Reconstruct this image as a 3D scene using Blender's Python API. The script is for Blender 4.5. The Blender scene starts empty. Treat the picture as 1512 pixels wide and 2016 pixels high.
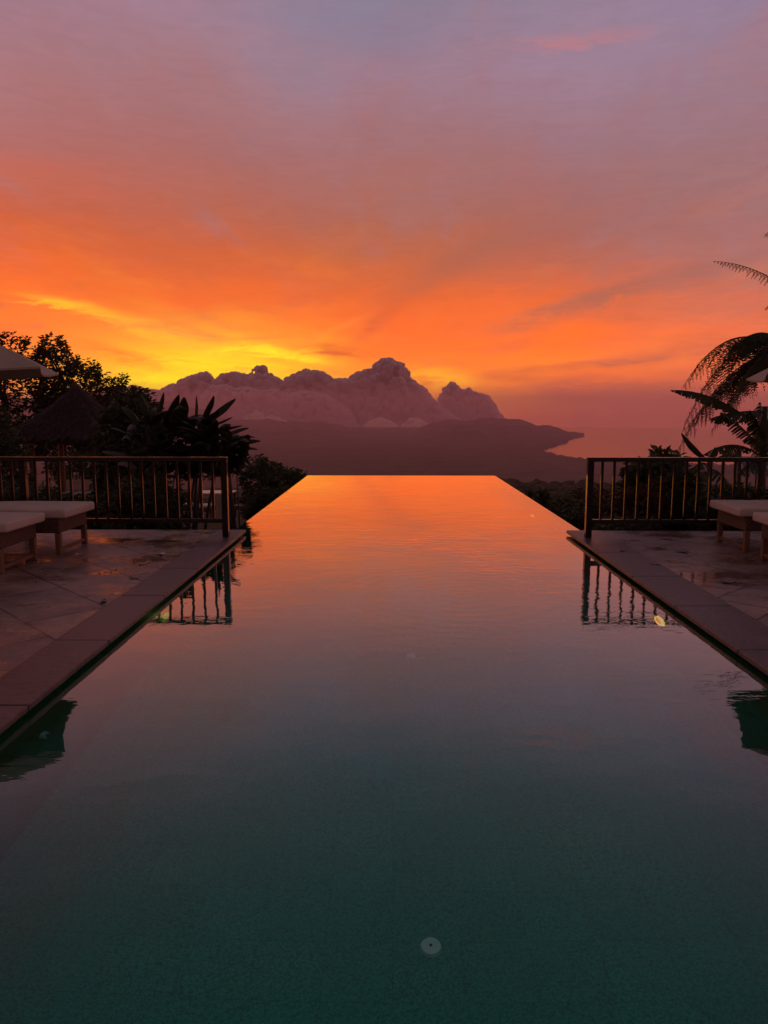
import bpy, bmesh, math, random
import numpy as np
from mathutils import Vector, Matrix, noise as mnoise

sc = bpy.context.scene
COL = sc.collection
R = math.radians
rnd = random.Random(11)

# ------------------------------------------------------------------ camera
CAM_H, PITCH, YAW, F = 1.6, 7.82, 0.75, 1456.0
cam_d = bpy.data.cameras.new('camera')
cam_d.sensor_fit = 'VERTICAL'; cam_d.sensor_height = 36.0; cam_d.lens = 26.0
cam_d.clip_start = 0.05; cam_d.clip_end = 60000
cam = bpy.data.objects.new('camera', cam_d); COL.objects.link(cam)
cam.location = (0, 0, CAM_H); cam.rotation_euler = (R(90 - PITCH), 0, R(YAW))
sc.camera = cam
_M = cam.rotation_euler.to_matrix()

def ray(px, py):
    return (_M @ Vector(((px - 756) / F, (1008 - py) / F, -1.0)))

def at(px, py, Y):
    """the point seen at a photo pixel, Y metres ahead"""
    d = ray(px, py); k = Y / d.y
    return Vector((d.x * k, Y, CAM_H + d.z * k))

def on(px, py, z=0.0):
    d = ray(px, py); k = (z - CAM_H) / d.z
    return Vector((d.x * k, d.y * k, z))

def azel(px, py):
    d = ray(px, py).normalized()
    return math.degrees(math.atan2(d.x, d.y)), math.degrees(math.asin(d.z))

# ------------------------------------------------------------------ objects
def thing(name, label, cat, loc=(0, 0, 0), group=None):
    o = bpy.data.objects.new(name, None); COL.objects.link(o)
    o.empty_display_size = 0.2; o.location = loc
    o['label'] = label; o['category'] = cat
    if group: o['group'] = group
    return o

def tag(o, label, cat, group=None):
    o['label'] = label; o['category'] = cat
    if group: o['group'] = group
    return o

def root_loc(o):
    v = Vector((0, 0, 0))
    while o is not None:
        v += Vector(o.location); o = o.parent
    return v

class MB:
    def __init__(self): self.v = []; self.f = []
    def add(self, vs, fs):
        b = len(self.v); self.v += [tuple(p) for p in vs]
        self.f += [tuple(b + i for i in f) for f in fs]
    def box(self, a, b):
        x0, y0, z0 = a; x1, y1, z1 = b
        self.add([(x0,y0,z0),(x1,y0,z0),(x1,y1,z0),(x0,y1,z0),(x0,y0,z1),(x1,y0,z1),(x1,y1,z1),(x0,y1,z1)],
                 [(3,2,1,0),(4,5,6,7),(0,1,5,4),(1,2,6,5),(2,3,7,6),(3,0,4,7)])
    def tube(self, pts, radii, n=8, cap=True):
        pts = [Vector(p) for p in pts]
        if not hasattr(radii, '__len__'): radii = [radii] * len(pts)
        rings = []
        up = Vector((0.31, 0.17, 0.93))
        for i, p in enumerate(pts):
            t = (pts[min(i+1, len(pts)-1)] - pts[max(i-1, 0)]).normalized()
            a = t.cross(up)
            if a.length < 1e-3: a = t.cross(Vector((1, 0, 0)))
            a.normalize(); b = t.cross(a)
            rings.append([p + (a*math.cos(2*math.pi*k/n) + b*math.sin(2*math.pi*k/n)) * radii[i] for k in range(n)])
        vs = [q for r in rings for q in r]; fs = []
        for i in range(len(pts)-1):
            for k in range(n):
                k2 = (k+1) % n
                fs.append((i*n+k, i*n+k2, (i+1)*n+k2, (i+1)*n+k))
        if cap:
            fs.append(tuple(reversed(range(n)))); fs.append(tuple((len(pts)-1)*n+k for k in range(n)))
        self.add(vs, fs)
    def disc(self, c, r, z0, z1, n=20, r2=None):
        r2 = r if r2 is None else r2
        vs = [(c[0]+r*math.cos(2*math.pi*k/n), c[1]+r*math.sin(2*math.pi*k/n), z0) for k in range(n)]
        vs += [(c[0]+r2*math.cos(2*math.pi*k/n), c[1]+r2*math.sin(2*math.pi*k/n), z1) for k in range(n)]
        fs = [(k, (k+1)%n, n+(k+1)%n, n+k) for k in range(n)] + [tuple(reversed(range(n))), tuple(range(n, 2*n))]
        self.add(vs, fs)
    def build(self, name, m, parent=None, loc=None, smooth=False, bevel=0, seg=2):
        off = root_loc(parent) if parent is not None else Vector(loc or (0, 0, 0))
        me = bpy.data.meshes.new(name)
        me.from_pydata([(x-off.x, y-off.y, z-off.z) for x, y, z in self.v], [], self.f)
        if bevel:
            bm = bmesh.new(); bm.from_mesh(me)
            bmesh.ops.bevel(bm, geom=list(bm.edges), offset=bevel, segments=seg, profile=0.5, affect='EDGES', clamp_overlap=True)
            bm.to_mesh(me); bm.free()
        if smooth:
            for p in me.polygons: p.use_smooth = True
        me.materials.append(m); me.update()
        o = bpy.data.objects.new(name, me); COL.objects.link(o)
        if parent is not None: o.parent = parent
        else: o.location = off
        return o

def struct(name, mb, m, kind='structure', **k):
    o = mb.build(name, m, **k); o['kind'] = kind
    return o

# ------------------------------------------------------------------ materials
def lin(c):
    def f(x):
        x /= 255.0
        return x/12.92 if x <= 0.04045 else ((x+0.055)/1.055)**2.4
    return (f(c[0]), f(c[1]), f(c[2]), 1.0)

class NT:
    def __init__(self, tree): self.t = tree; self.n = tree.nodes; self.l = tree.links
    def new(self, kind, **k):
        n = self.n.new(kind)
        for a, b in k.items(): setattr(n, a, b)
        return n
    def put(self, sock, v):
        if hasattr(v, 'is_output') or isinstance(v, bpy.types.NodeSocket): self.l.new(v, sock)
        elif v is not None: sock.default_value = v
    def math(self, op, a, b=None, c=None, clamp=False):
        n = self.new('ShaderNodeMath', operation=op, use_clamp=clamp)
        for i, x in enumerate((a, b, c)):
            if x is not None: self.put(n.inputs[i], x)
        return n.outputs[0]
    def noise(self, vec, scale, detail=4, rough=0.55, dist=0.0, out=0):
        n = self.new('ShaderNodeTexNoise')
        if vec is not None: self.l.new(vec, n.inputs['Vector'])
        n.inputs['Scale'].default_value = scale; n.inputs['Detail'].default_value = detail
        n.inputs['Roughness'].default_value = rough; n.inputs['Distortion'].default_value = dist
        return n.outputs[out]
    def mapr(self, v, a, b, c=0.0, d=1.0, interp='LINEAR'):
        n = self.new('ShaderNodeMapRange', interpolation_type=interp)
        self.put(n.inputs[0], v)
        for i, x in enumerate((a, b, c, d)): n.inputs[i+1].default_value = x
        return n.outputs[0]
    def mix(self, fac, a, b, blend='MIX'):
        n = self.new('ShaderNodeMix', data_type='RGBA', blend_type=blend)
        self.put(n.inputs[0], fac); self.put(n.inputs[6], a); self.put(n.inputs[7], b)
        return n.outputs[2]
    def mapping(self, vec, loc=(0,0,0), rot=(0,0,0), scale=(1,1,1), kind='POINT'):
        n = self.new('ShaderNodeMapping', vector_type=kind)
        self.l.new(vec, n.inputs[0])
        n.inputs[1].default_value = loc; n.inputs[2].default_value = rot; n.inputs[3].default_value = scale
        return n.outputs[0]
    def comb(self, x, y, z=0.0):
        n = self.new('ShaderNodeCombineXYZ')
        for i, v in enumerate((x, y, z)): self.put(n.inputs[i], v)
        return n.outputs[0]
    def ramp(self, fac, stops, interp='LINEAR'):
        n = self.new('ShaderNodeValToRGB'); cr = n.color_ramp; cr.interpolation = interp
        stops = sorted(stops, key=lambda s: s[0])
        while len(cr.elements) < len(stops): cr.elements.new(0.5)
        for e, (p, c) in zip(cr.elements, stops): e.position = p; e.color = c
        self.l.new(fac, n.inputs[0])
        return n.outputs[0]

def material(name):
    m = bpy.data.materials.new(name); m.use_nodes = True
    nt = NT(m.node_tree); p = nt.n['Principled BSDF']
    return m, nt, p

def geo_pos(nt):
    return nt.new('ShaderNodeNewGeometry').outputs['Position']

def simple(name, c, rough=0.5, var=0.25, scale=6.0, bump=0.0, bscale=30.0, metal=0.0, spec=0.5, stretch=(1,1,1), coat=0.0):
    m, nt, p = material(name)
    tc = nt.new('ShaderNodeTexCoord').outputs['Object']
    v = nt.mapping(tc, scale=stretch)
    f = nt.noise(v, scale, 5)
    lo = tuple(x*(1-var) for x in c) + (1,); hi = tuple(min(1, x*(1+var)) for x in c) + (1,)
    p.inputs['Base Color'].default_value = hi
    nt.l.new(nt.mix(nt.mapr(f, 0.3, 0.7), lo, hi), p.inputs['Base Color'])
    nt.l.new(nt.mapr(f, 0.3, 0.7, rough*0.85, min(1, rough*1.15)), p.inputs['Roughness'])
    p.inputs['Metallic'].default_value = metal
    p.inputs['Specular IOR Level'].default_value = spec
    p.inputs['Coat Weight'].default_value = coat
    if bump:
        b = nt.new('ShaderNodeBump'); b.inputs['Strength'].default_value = 1.0; b.inputs['Distance'].default_value = bump
        nt.l.new(nt.noise(v, bscale, 4), b.inputs['Height']); nt.l.new(b.outputs[0], p.inputs['Normal'])
    return m

def leaf_mat(name, c, c2, rough=0.45, trans=0.25):
    m, nt, p = material(name)
    pos = geo_pos(nt)
    f = nt.noise(pos, 1.7, 3)
    col = nt.mix(nt.mapr(f, 0.35, 0.65), c + (1,), c2 + (1,))
    nt.l.new(col, p.inputs['Base Color']); p.inputs['Roughness'].default_value = rough
    p.inputs['Specular IOR Level'].default_value = 0.14
    tr = nt.new('ShaderNodeBsdfTranslucent'); nt.l.new(col, tr.inputs['Color'])
    mx = nt.new('ShaderNodeMixShader'); mx.inputs[0].default_value = trans
    nt.l.new(p.outputs[0], mx.inputs[1]); nt.l.new(tr.outputs[0], mx.inputs[2])
    nt.l.new(mx.outputs[0], nt.n['Material Output'].inputs['Surface'])
    return m

def paving_mat(name, base, tile=0.62, phase=0.03, wet=1.0):
    m, nt, p = material(name)
    pos = geo_pos(nt)
    warp = nt.noise(pos, 1.3, 2, out=1)
    vm = nt.new('ShaderNodeVectorMath', operation='MULTIPLY_ADD'); nt.l.new(warp, vm.inputs[0])
    vm.inputs[1].default_value = (0.03, 0.03, 0); nt.l.new(pos, vm.inputs[2])
    rot = nt.mapping(vm.outputs[0], loc=(phase, phase*1.7, 0), rot=(0, 0, R(45)))
    br = nt.new('ShaderNodeTexBrick'); nt.l.new(rot, br.inputs['Vector'])
    br.offset = 0.5; br.inputs['Scale'].default_value = 1.0
    br.inputs['Brick Width'].default_value = tile*1.5; br.inputs['Row Height'].default_value = tile
    br.inputs['Mortar Size'].default_value = 0.011; br.inputs['Mortar Smooth'].default_value = 0.3
    br.inputs['Color1'].default_value = (0.68, 0.70, 0.70, 1); br.inputs['Color2'].default_value = (1.12, 1.08, 1.05, 1)
    br.inputs['Mortar'].default_value = (0.12, 0.12, 0.12, 1)
    n1 = nt.noise(pos, 2.2, 7, 0.65); n2 = nt.noise(pos, 14, 5, 0.7)
    c = nt.mix(nt.mapr(n1, 0.3, 0.7), tuple(x*0.45 for x in base)+(1,), tuple(x*1.35 for x in base)+(1,))
    c = nt.mix(nt.mapr(n2, 0.35, 0.75, 0, 0.5), c, tuple(x*0.75 for x in base)+(1,))
    c = nt.mix(1.0, c, br.outputs['Color'], 'MULTIPLY')
    w = nt.mapr(nt.noise(nt.mapping(pos, loc=(3.1, 1.2, 0), scale=(1.0, 1.5, 1)), 1.1, 8, 0.66), 0.45, 0.60)
    w = nt.math('MULTIPLY', w, wet)
    c = nt.mix(nt.math('MULTIPLY', w, 0.45), c, tuple(x*0.35 for x in base)+(1,))
    nt.l.new(c, p.inputs['Base Color'])
    rg = nt.math('MULTIPLY_ADD', w, -0.40, nt.mapr(n2, 0.3, 0.7, 0.42, 0.55))
    nt.l.new(rg, p.inputs['Roughness'])
    h = nt.math('ADD', nt.math('MULTIPLY', n2, 0.003), nt.math('MULTIPLY', br.outputs['Fac'], -0.004))
    h = nt.math('ADD', h, nt.math('MULTIPLY', n1, 0.006))
    h = nt.math('MULTIPLY', h, nt.math('MULTIPLY_ADD', w, -0.75, 1.0))
    b = nt.new('ShaderNodeBump'); b.inputs['Distance'].default_value = 1.0; b.inputs['Strength'].default_value = 0.8
    nt.l.new(h, b.inputs['Height']); nt.l.new(b.outputs[0], p.inputs['Normal'])
    return m

M = {}
M['paving'] = paving_mat('terrace_stone', (0.25, 0.160, 0.122))
M['coping'] = simple('coping_stone', (0.080, 0.044, 0.038), 0.42, 0.5, 4, 0.008, 16)
M['rail'] = simple('dark_gloss_paint', (0.008, 0.004, 0.0035), 0.11, 0.25, 4, spec=0.4)
M['rail_top'] = simple('worn_dark_lacquer', (0.009, 0.0045, 0.004), 0.22, 0.25, 5, spec=0.5)
M['cushion'] = simple('off_white_cushion_cloth', (0.50, 0.42, 0.335), 0.85, 0.12, 5, 0.002, 260)
M['canvas'] = simple('parasol_canvas', (0.33, 0.27, 0.19), 0.8, 0.12, 4, 0.001, 180)
M['canvas_dark'] = simple('parasol_wood', (0.16, 0.09, 0.05), 0.5, 0.3, 8)
M['thatch'] = simple('thatch', (0.046, 0.026, 0.022), 0.9, 0.5, 9, 0.03, 16, stretch=(1, 1, 0.35))
M['post_wood'] = simple('brown_timber', (0.17, 0.09, 0.045), 0.55, 0.35, 3, 0.003, 14, stretch=(6, 6, 0.6))
M['bark'] = simple('bark', (0.07, 0.05, 0.038), 0.85, 0.4, 6, 0.01, 20)
M['white_paint'] = simple('white_paint', (0.62, 0.6, 0.58), 0.35, 0.1, 5)
M['iron'] = simple('dark_iron', (0.03, 0.028, 0.028), 0.4, 0.2, 8)
M['blue_cloth'] = simple('blue_cloth', (0.09, 0.14, 0.22), 0.8, 0.2, 4)
M['tree_leaf'] = leaf_mat('broad_tree_leaves', (0.035, 0.042, 0.018), (0.06, 0.06, 0.028), 0.5, 0.3)
M['shrub_leaf'] = leaf_mat('shrub_leaves', (0.032, 0.05, 0.016), (0.06, 0.07, 0.026), 0.45, 0.2)
M['red_leaf'] = leaf_mat('red_brown_leaves', (0.09, 0.03, 0.015), (0.05, 0.04, 0.015), 0.45, 0.2)
M['paddle_leaf'] = leaf_mat('paddle_leaves', (0.022, 0.028, 0.011), (0.034, 0.038, 0.015), 0.55, 0.22)
M['banana_leaf'] = leaf_mat('banana_leaves', (0.035, 0.055, 0.018), (0.06, 0.075, 0.025), 0.4, 0.2)
M['fern_leaf'] = leaf_mat('fern_fronds', (0.04, 0.05, 0.018), (0.065, 0.06, 0.024), 0.5, 0.3)
M['grass_leaf'] = leaf_mat('weed_leaves', (0.05, 0.065, 0.02), (0.08, 0.08, 0.03), 0.5, 0.25)
M['petal'] = simple('fallen_petal', (0.5, 0.28, 0.2), 0.3, 0.3, 30)
M['dead_leaf'] = simple('dead_leaf', (0.06, 0.03, 0.02), 0.4, 0.3, 30)
def cloud_mat(name, c, rad):
    m, nt, p = material(name)
    f = nt.noise(geo_pos(nt), 0.004, 3)
    nt.l.new(nt.mix(nt.mapr(f, .35, .65), tuple(x*.94 for x in c)+(1,), c+(1,)), p.inputs['Base Color'])
    p.inputs['Roughness'].default_value = 1.0; p.inputs['Specular IOR Level'].default_value = 0.0
    p.inputs['Subsurface Weight'].default_value = 1.0; p.inputs['Subsurface Radius'].default_value = (1.0, 0.7, 0.6); p.inputs['Subsurface Scale'].default_value = rad
    return m
M['cloud'] = cloud_mat('cloud_grey', (0.33, 0.32, 0.36), 150.0)
M['cloud_painted_lit'] = cloud_mat('cloud_painted_lit', (0.46, 0.42, 0.45), 120.0)  # lit copy of the bank's cloud: brighter billows painted by a lighter base colour
M['cloud_small'] = cloud_mat('cloud_painted_sunlit', (1.0, 0.86, 0.70), 60.0)  # sunlight on the low puffs is painted in as a near-white peach base

# woven wicker
def wicker():
    m, nt, p = material('woven_wicker')
    tc = nt.new('ShaderNodeTexCoord').outputs['Object']
    w1 = nt.new('ShaderNodeTexWave', wave_type='BANDS', bands_direction='Z'); nt.l.new(tc, w1.inputs[0]); w1.inputs['Scale'].default_value = 18
    w2 = nt.new('ShaderNodeTexWave', wave_type='BANDS', bands_direction='DIAGONAL'); nt.l.new(tc, w2.inputs[0]); w2.inputs['Scale'].default_value = 14
    h = nt.math('MULTIPLY', w1.outputs[1], w2.outputs[1])
    nt.l.new(nt.mix(h, (0.055, 0.028, 0.014, 1), (0.17, 0.10, 0.05, 1)), p.inputs['Base Color'])
    p.inputs['Roughness'].default_value = 0.5
    b = nt.new('ShaderNodeBump'); b.inputs['Distance'].default_value = 0.006
    nt.l.new(h, b.inputs['Height']); nt.l.new(b.outputs[0], p.inputs['Normal'])
    return m
M['wicker'] = wicker()

def pool_stone(algae=False):
    m, nt, p = material('green_pool_stone')
    pos = geo_pos(nt)
    br = nt.new('ShaderNodeTexBrick'); nt.l.new(nt.mapping(pos, rot=(0, 0, 0)), br.inputs['Vector'])
    br.offset = 0.0; br.inputs['Scale'].default_value = 1.0
    br.inputs['Brick Width'].default_value = 0.3; br.inputs['Row Height'].default_value = 0.3
    br.inputs['Mortar Size'].default_value = 0.004
    br.inputs['Color1'].default_value = (0.95, 0.95, 0.95, 1); br.inputs['Color2'].default_value = (1.05, 1.05, 1.05, 1)
    br.inputs['Mortar'].default_value = (0.88, 0.88, 0.88, 1)
    n = nt.noise(pos, 95, 4, 0.8); n0 = nt.noise(pos, 1.6, 4)
    c = nt.mix(nt.mapr(n, 0.38, 0.62), (0.008, 0.17, 0.125, 1), (0.07, 0.56, 0.45, 1))
    c = nt.mix(nt.mapr(n0, 0.3, 0.7, 0, 0.5), c, (0.02, 0.36, 0.32, 1))
    c = nt.mix(1.0, c, br.outputs['Color'], 'MULTIPLY')
    if algae:
        sp = nt.new('ShaderNodeSeparateXYZ'); nt.l.new(pos, sp.inputs[0])
        f = nt.math('ADD', sp.outputs[2], nt.math('MULTIPLY_ADD', nt.noise(pos, 5, 4), .5, -.25))
        c = nt.mix(nt.mapr(f, -.85, -.3, 0, .9, 'SMOOTHSTEP'), c, (0.15, 0.17, 0.022, 1))
    nt.l.new(c, p.inputs['Base Color']); p.inputs['Roughness'].default_value = 0.6
    return m
M['pool'] = pool_stone()
M['pool_moss'] = pool_stone(True)

def water_mat():
    m, nt, p = material('pool_water')
    pos = geo_pos(nt)
    a = nt.noise(nt.mapping(pos, scale=(1.0, 1.25, 1)), 2.3, 2, 0.5, 0.4)
    b_ = nt.noise(nt.mapping(pos, loc=(7, 3, 0), scale=(0.75, 1.6, 1)), 8.0, 2, 0.5, 0.3)
    patch = nt.mapr(nt.noise(nt.mapping(pos, loc=(1.7, 4.2, 0), scale=(0.5, 0.5, 1)), 1.0, 2), 0.42, 0.65, 0.25, 1.6)
    c_ = nt.noise(nt.mapping(pos, loc=(2, 9, 0), scale=(1.0, 2.0, 1)), 21.0, 1, 0.5, 0.2)
    sp = nt.new('ShaderNodeSeparateXYZ'); nt.l.new(pos, sp.inputs[0])
    patch = nt.math('MULTIPLY', patch, nt.mapr(sp.outputs[1], 2.5, 7.0, 0.12, 1.0))
    dd = nt.new('ShaderNodeVectorMath', operation='DISTANCE'); nt.l.new(nt.mapping(pos, scale=(1, .55, 1)), dd.inputs[0]); dd.inputs[1].default_value = (.3, 4.1, 0)
    patch = nt.math('MULTIPLY', patch, nt.mapr(dd.outputs['Value'], 2.3, .4, 0.8, 2.1, 'SMOOTHSTEP'))
    h = nt.math('MULTIPLY', a, 0.0022)
    h = nt.math('ADD', h, nt.math('MULTIPLY', nt.math('MULTIPLY', b_, patch), 0.0011))
    l_ = nt.noise(nt.mapping(pos, loc=(5, 1, 0), rot=(0, 0, R(8)), scale=(0.3, 1.0, 1)), 7.0, 2, 0.5, 0.3)
    h = nt.math('ADD', h, nt.math('MULTIPLY', nt.math('MULTIPLY', l_, patch), 0.0010))
    rv = nt.new('ShaderNodeTexWave', wave_type='RINGS', rings_direction='SPHERICAL'); nt.l.new(nt.mapping(pos, loc=(-.6, -6.3, 0)), rv.inputs[0])
    rv.inputs['Scale'].default_value = 2.2; rv.inputs['Distortion'].default_value = 2.5; rv.inputs['Detail'].default_value = 2; rv.inputs['Detail Scale'].default_value = 2.0
    rd = nt.new('ShaderNodeVectorMath', operation='DISTANCE'); nt.l.new(pos, rd.inputs[0]); rd.inputs[1].default_value = (.6, 6.3, 0)
    h = nt.math('ADD', h, nt.math('MULTIPLY', nt.math('MULTIPLY', rv.outputs[1], nt.mapr(rd.outputs['Value'], 1.9, .3, 0, 1, 'SMOOTHSTEP')), 0.00035))
    h = nt.math('ADD', h, nt.math('MULTIPLY', nt.math('MULTIPLY', c_, patch), 0.00032))
    bp = nt.new('ShaderNodeBump'); bp.inputs['Distance'].default_value = 1.0; bp.inputs['Strength'].default_value = 1.0
    nt.l.new(h, bp.inputs['Height']); nrm = bp.outputs[0]
    nt.n.remove(p)
    fr = nt.new('ShaderNodeFresnel'); fr.inputs['IOR'].default_value = 1.333; nt.l.new(nrm, fr.inputs['Normal'])
    g = lambda v: (v, v, v, 1)
    k = nt.ramp(fr.outputs[0], [(0.0, g(0)), (0.03, g(.015)), (0.07, g(.09)), (0.10, g(.18)), (0.145, g(.32)), (0.21, g(.57)), (0.30, g(.8)), (0.57, g(.93)), (1.0, g(1))])
    rf = nt.new('ShaderNodeBsdfRefraction'); rf.inputs['IOR'].default_value = 1.333; rf.inputs['Roughness'].default_value = 0
    rf.inputs['Color'].default_value = (0.6, 0.97, 0.86, 1); nt.l.new(nrm, rf.inputs['Normal'])
    gl = nt.new('ShaderNodeBsdfGlossy'); gl.inputs['Roughness'].default_value = 0; nt.l.new(nrm, gl.inputs['Normal'])
    gl.inputs['Color'].default_value = (1, 1, 1, 1)
    mx = nt.new('ShaderNodeMixShader'); nt.l.new(k, mx.inputs[0]); nt.l.new(rf.outputs[0], mx.inputs[1]); nt.l.new(gl.outputs[0], mx.inputs[2])
    nt.l.new(mx.outputs[0], nt.n['Material Output'].inputs['Surface'])
    return m
M['water'] = water_mat()

def sea_mat():
    m, nt, p = material('sea_water')
    pos = geo_pos(nt)
    p.inputs['Base Color'].default_value = (0.02, 0.03, 0.04, 1); p.inputs['Roughness'].default_value = 0.17
    p.inputs['Specular IOR Level'].default_value = 0.5
    b = nt.new('ShaderNodeBump'); b.inputs['Distance'].default_value = 0.5; b.inputs['Strength'].default_value = 0.15
    nt.l.new(nt.noise(pos, 0.02, 4), b.inputs['Height']); nt.l.new(b.outputs[0], p.inputs['Normal'])
    return m
M['sea'] = sea_mat()

def land_mat():
    m, nt, p = material('wooded_land')
    pos = geo_pos(nt)
    n = nt.noise(pos, 0.012, 8, 0.65); n2 = nt.noise(pos, 0.3, 6, 0.65)
    c = nt.mix(nt.mapr(n, 0.35, 0.65), (0.02, 0.026, 0.012, 1), (0.12, 0.11, 0.06, 1))
    c = nt.mix(nt.mapr(n2, 0.4, 0.7, 0, 0.7), c, (0.045, 0.035, 0.02, 1))
    nt.l.new(c, p.inputs['Base Color']); p.inputs['Roughness'].default_value = 0.95
    p.inputs['Specular IOR Level'].default_value = 0.1
    b = nt.new('ShaderNodeBump'); b.inputs['Distance'].default_value = 1.5
    nt.l.new(n2, b.inputs['Height']); nt.l.new(b.outputs[0], p.inputs['Normal'])
    return m
M['land'] = land_mat()

# ------------------------------------------------------------------ sky
def build_world():
    w = bpy.data.worlds.new('World'); sc.world = w; w.use_nodes = True
    nt = NT(w.node_tree); bg = nt.n['Background']
    g = nt.new('ShaderNodeTexCoord').outputs['Generated']
    sx = nt.new('ShaderNodeSeparateXYZ'); nt.l.new(g, sx.inputs[0])
    X, Y, Z = sx.outputs
    az = nt.math('MULTIPLY', nt.math('ARCTAN2', X, Y), 180/math.pi)
    el = nt.math('MULTIPLY', nt.math('ARCSINE', Z), 180/math.pi)
    # cloud-layer plane: streaks that converge on the horizon ahead
    zz = nt.math('ADD', nt.math('MAXIMUM', Z, 0.0), 0.045)
    plane = nt.comb(nt.math('DIVIDE', X, zz), nt.math('DIVIDE', Y, zz), 0.0)
    n_a = nt.noise(nt.mapping(plane, loc=(1.3, 0.4, 0), rot=(0, 0, R(-12)), scale=(0.55, 0.16, 1)), 1.0, 6, 0.55, 0.6)
    n_b = nt.noise(nt.mapping(plane, loc=(5.2, 2.2, 0), rot=(0, 0, R(16)), scale=(1.5, 0.45, 1)), 1.0, 7, 0.6, 0.8)
    ae = nt.comb(az, el, 0.0)
    n_c = nt.noise(nt.mapping(ae, rot=(0, 0, R(6)), scale=(0.09, 0.45, 1)), 1.0, 6, 0.6, 0.7)
    n_f = nt.noise(nt.mapping(ae, loc=(4, 3, 0), rot=(0, 0, R(4)), scale=(0.34, 1.7, 1)), 1.0, 7, 0.68, 1.2)
    # warp grows with elevation
    k = nt.mapr(el, 0.0, 14.0, 0.35, 1.0)
    d_el = nt.math('MULTIPLY', nt.math('ADD', nt.math('MULTIPLY_ADD', n_a, 7.0, -3.5), nt.math('MULTIPLY_ADD', n_b, 3.4, -1.7)), k)
    d_el = nt.math('ADD', d_el, nt.math('MULTIPLY_ADD', n_c, 1.8, -0.9))
    d_el = nt.math('MULTIPLY', d_el, nt.mapr(el, -0.5, 3.0, 0.15, 1.0))
    el2 = nt.math('ADD', el, d_el)
    az2 = nt.math('ADD', az, nt.math('MULTIPLY_ADD', n_c, 8.0, -4.0))
    t = nt.mapr(el2, -8.0, 92.0)
    ys = [0, 150, 300, 430, 520, 600, 660, 710, 745, 780, 820, 860]
    cols = {
        10:   [(165,125,140),(172,120,125),(182,110,104),(218,100,58),(246,106,38),(246,118,44),(248,116,50),(248,128,50),(250,140,55),(235,120,75),(190,90,75),(165,78,70)],
        390:  [(164,129,146),(166,120,126),(172,110,108),(190,104,84),(216,100,56),(242,106,42),(252,158,46),(255,200,30),(255,222,18),(255,215,20),(230,130,50),(170,80,70)],
        756:  [(138,128,150),(160,125,140),(165,114,116),(178,105,86),(200,104,66),(228,102,48),(247,106,38),(250,124,40),(253,140,38),(252,150,40),(215,110,60),(165,78,68)],
        1134: [(152,130,151),(160,130,150),(160,119,128),(166,110,106),(188,104,84),(236,106,50),(250,110,40),(253,124,40),(240,112,48),(186,92,78),(176,84,74),(168,80,72)],
        1480: [(150,130,155),(156,128,146),(160,118,124),(166,114,114),(176,114,108),(196,106,86),(226,110,74),(216,106,76),(205,100,76),(168,86,80),(166,80,76),(166,78,74)],
    }
    hi = [(36, (134,118,138)), (50, (120,100,116)), (70, (112,94,106)), (90, (108,90,100))]
    def stops(col, px):
        s = [((azel(px, y)[1] + 8)/100, lin(c)) for y, c in zip(ys, cols[px])]
        s += [((e + 8)/100, lin(c)) for e, c in hi]
        return s
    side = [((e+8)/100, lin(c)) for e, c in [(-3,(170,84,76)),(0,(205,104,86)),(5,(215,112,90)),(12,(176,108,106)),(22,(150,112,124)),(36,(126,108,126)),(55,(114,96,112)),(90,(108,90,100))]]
    back = [((e+8)/100, lin(c)) for e, c in [(-3,(60,42,46)),(0,(84,56,60)),(6,(116,78,82)),(16,(118,84,90)),(30,(112,88,98)),(50,(110,90,102)),(90,(108,90,100))]]
    A = [(p, azel(p, 520)[0]) for p in sorted(cols)]
    c = nt.ramp(t, stops(cols, A[0][0]))
    for (p0, a0), (p1, a1) in zip(A, A[1:]):
        c = nt.mix(nt.mapr(az2, a0, a1), c, nt.ramp(t, stops(cols, p1)))
    aabs = nt.math('ABSOLUTE', az)
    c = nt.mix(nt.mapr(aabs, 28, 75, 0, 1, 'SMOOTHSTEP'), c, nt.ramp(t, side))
    c = nt.mix(nt.mapr(aabs, 75, 150, 0, 1, 'SMOOTHSTEP'), c, nt.ramp(t, back))
    # individual streaks of lit and unlit cirrus: (px, py) centre, half length, half width (deg), tilt, colour, strength
    wv = nt.comb(nt.math('ADD', az, nt.math('MULTIPLY_ADD', n_f, 2.4, -1.2)),
                 nt.math('ADD', el, nt.math('ADD', nt.math('MULTIPLY_ADD', n_f, 1.1, -0.55), nt.math('MULTIPLY_ADD', n_c, 1.6, -0.8))), 0.0)
    def streak(px, py, hl, hw, tilt, colr, s):
        nonlocal c
        a, e = azel(px, py)
        v = nt.mapping(wv, (a, e, 0), (0, 0, R(tilt)), (hl, hw, 1), 'TEXTURE')
        ln = nt.new('ShaderNodeVectorMath', operation='LENGTH'); nt.l.new(v, ln.inputs[0])
        f = nt.mapr(ln.outputs['Value'], 1.0, 0.0, 0.0, s, 'SMOOTHERSTEP')
        f = nt.math('MULTIPLY', f, nt.mapr(n_f, 0.34, 0.6, 0.2, 1.2), clamp=True)
        c = nt.mix(f, c, lin(colr))
    streak(420, 730, 10.5, 2.6, -4, (255,222,18), 0.7)       # the glow over the hidden sun
    streak(330, 660, 8.0, 1.2, -17, (252,178,48), 0.85)
    streak(140, 606, 5.0, 0.75, -9, (255,190,40), 0.95)
    streak(235, 632, 5.5, 0.8, -20, (250,165,48), 0.8)
    streak(560, 700, 5.2, 0.7, -9, (255,222,30), 1.0)
    streak(470, 690, 4.0, 0.55, 4, (255,215,35), 0.8)
    streak(300, 745, 5.0, 0.8, 6, (255,232,12), 0.8)
    streak(240, 700, 5.0, 0.75, -13, (246,112,40), 0.85)
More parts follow.
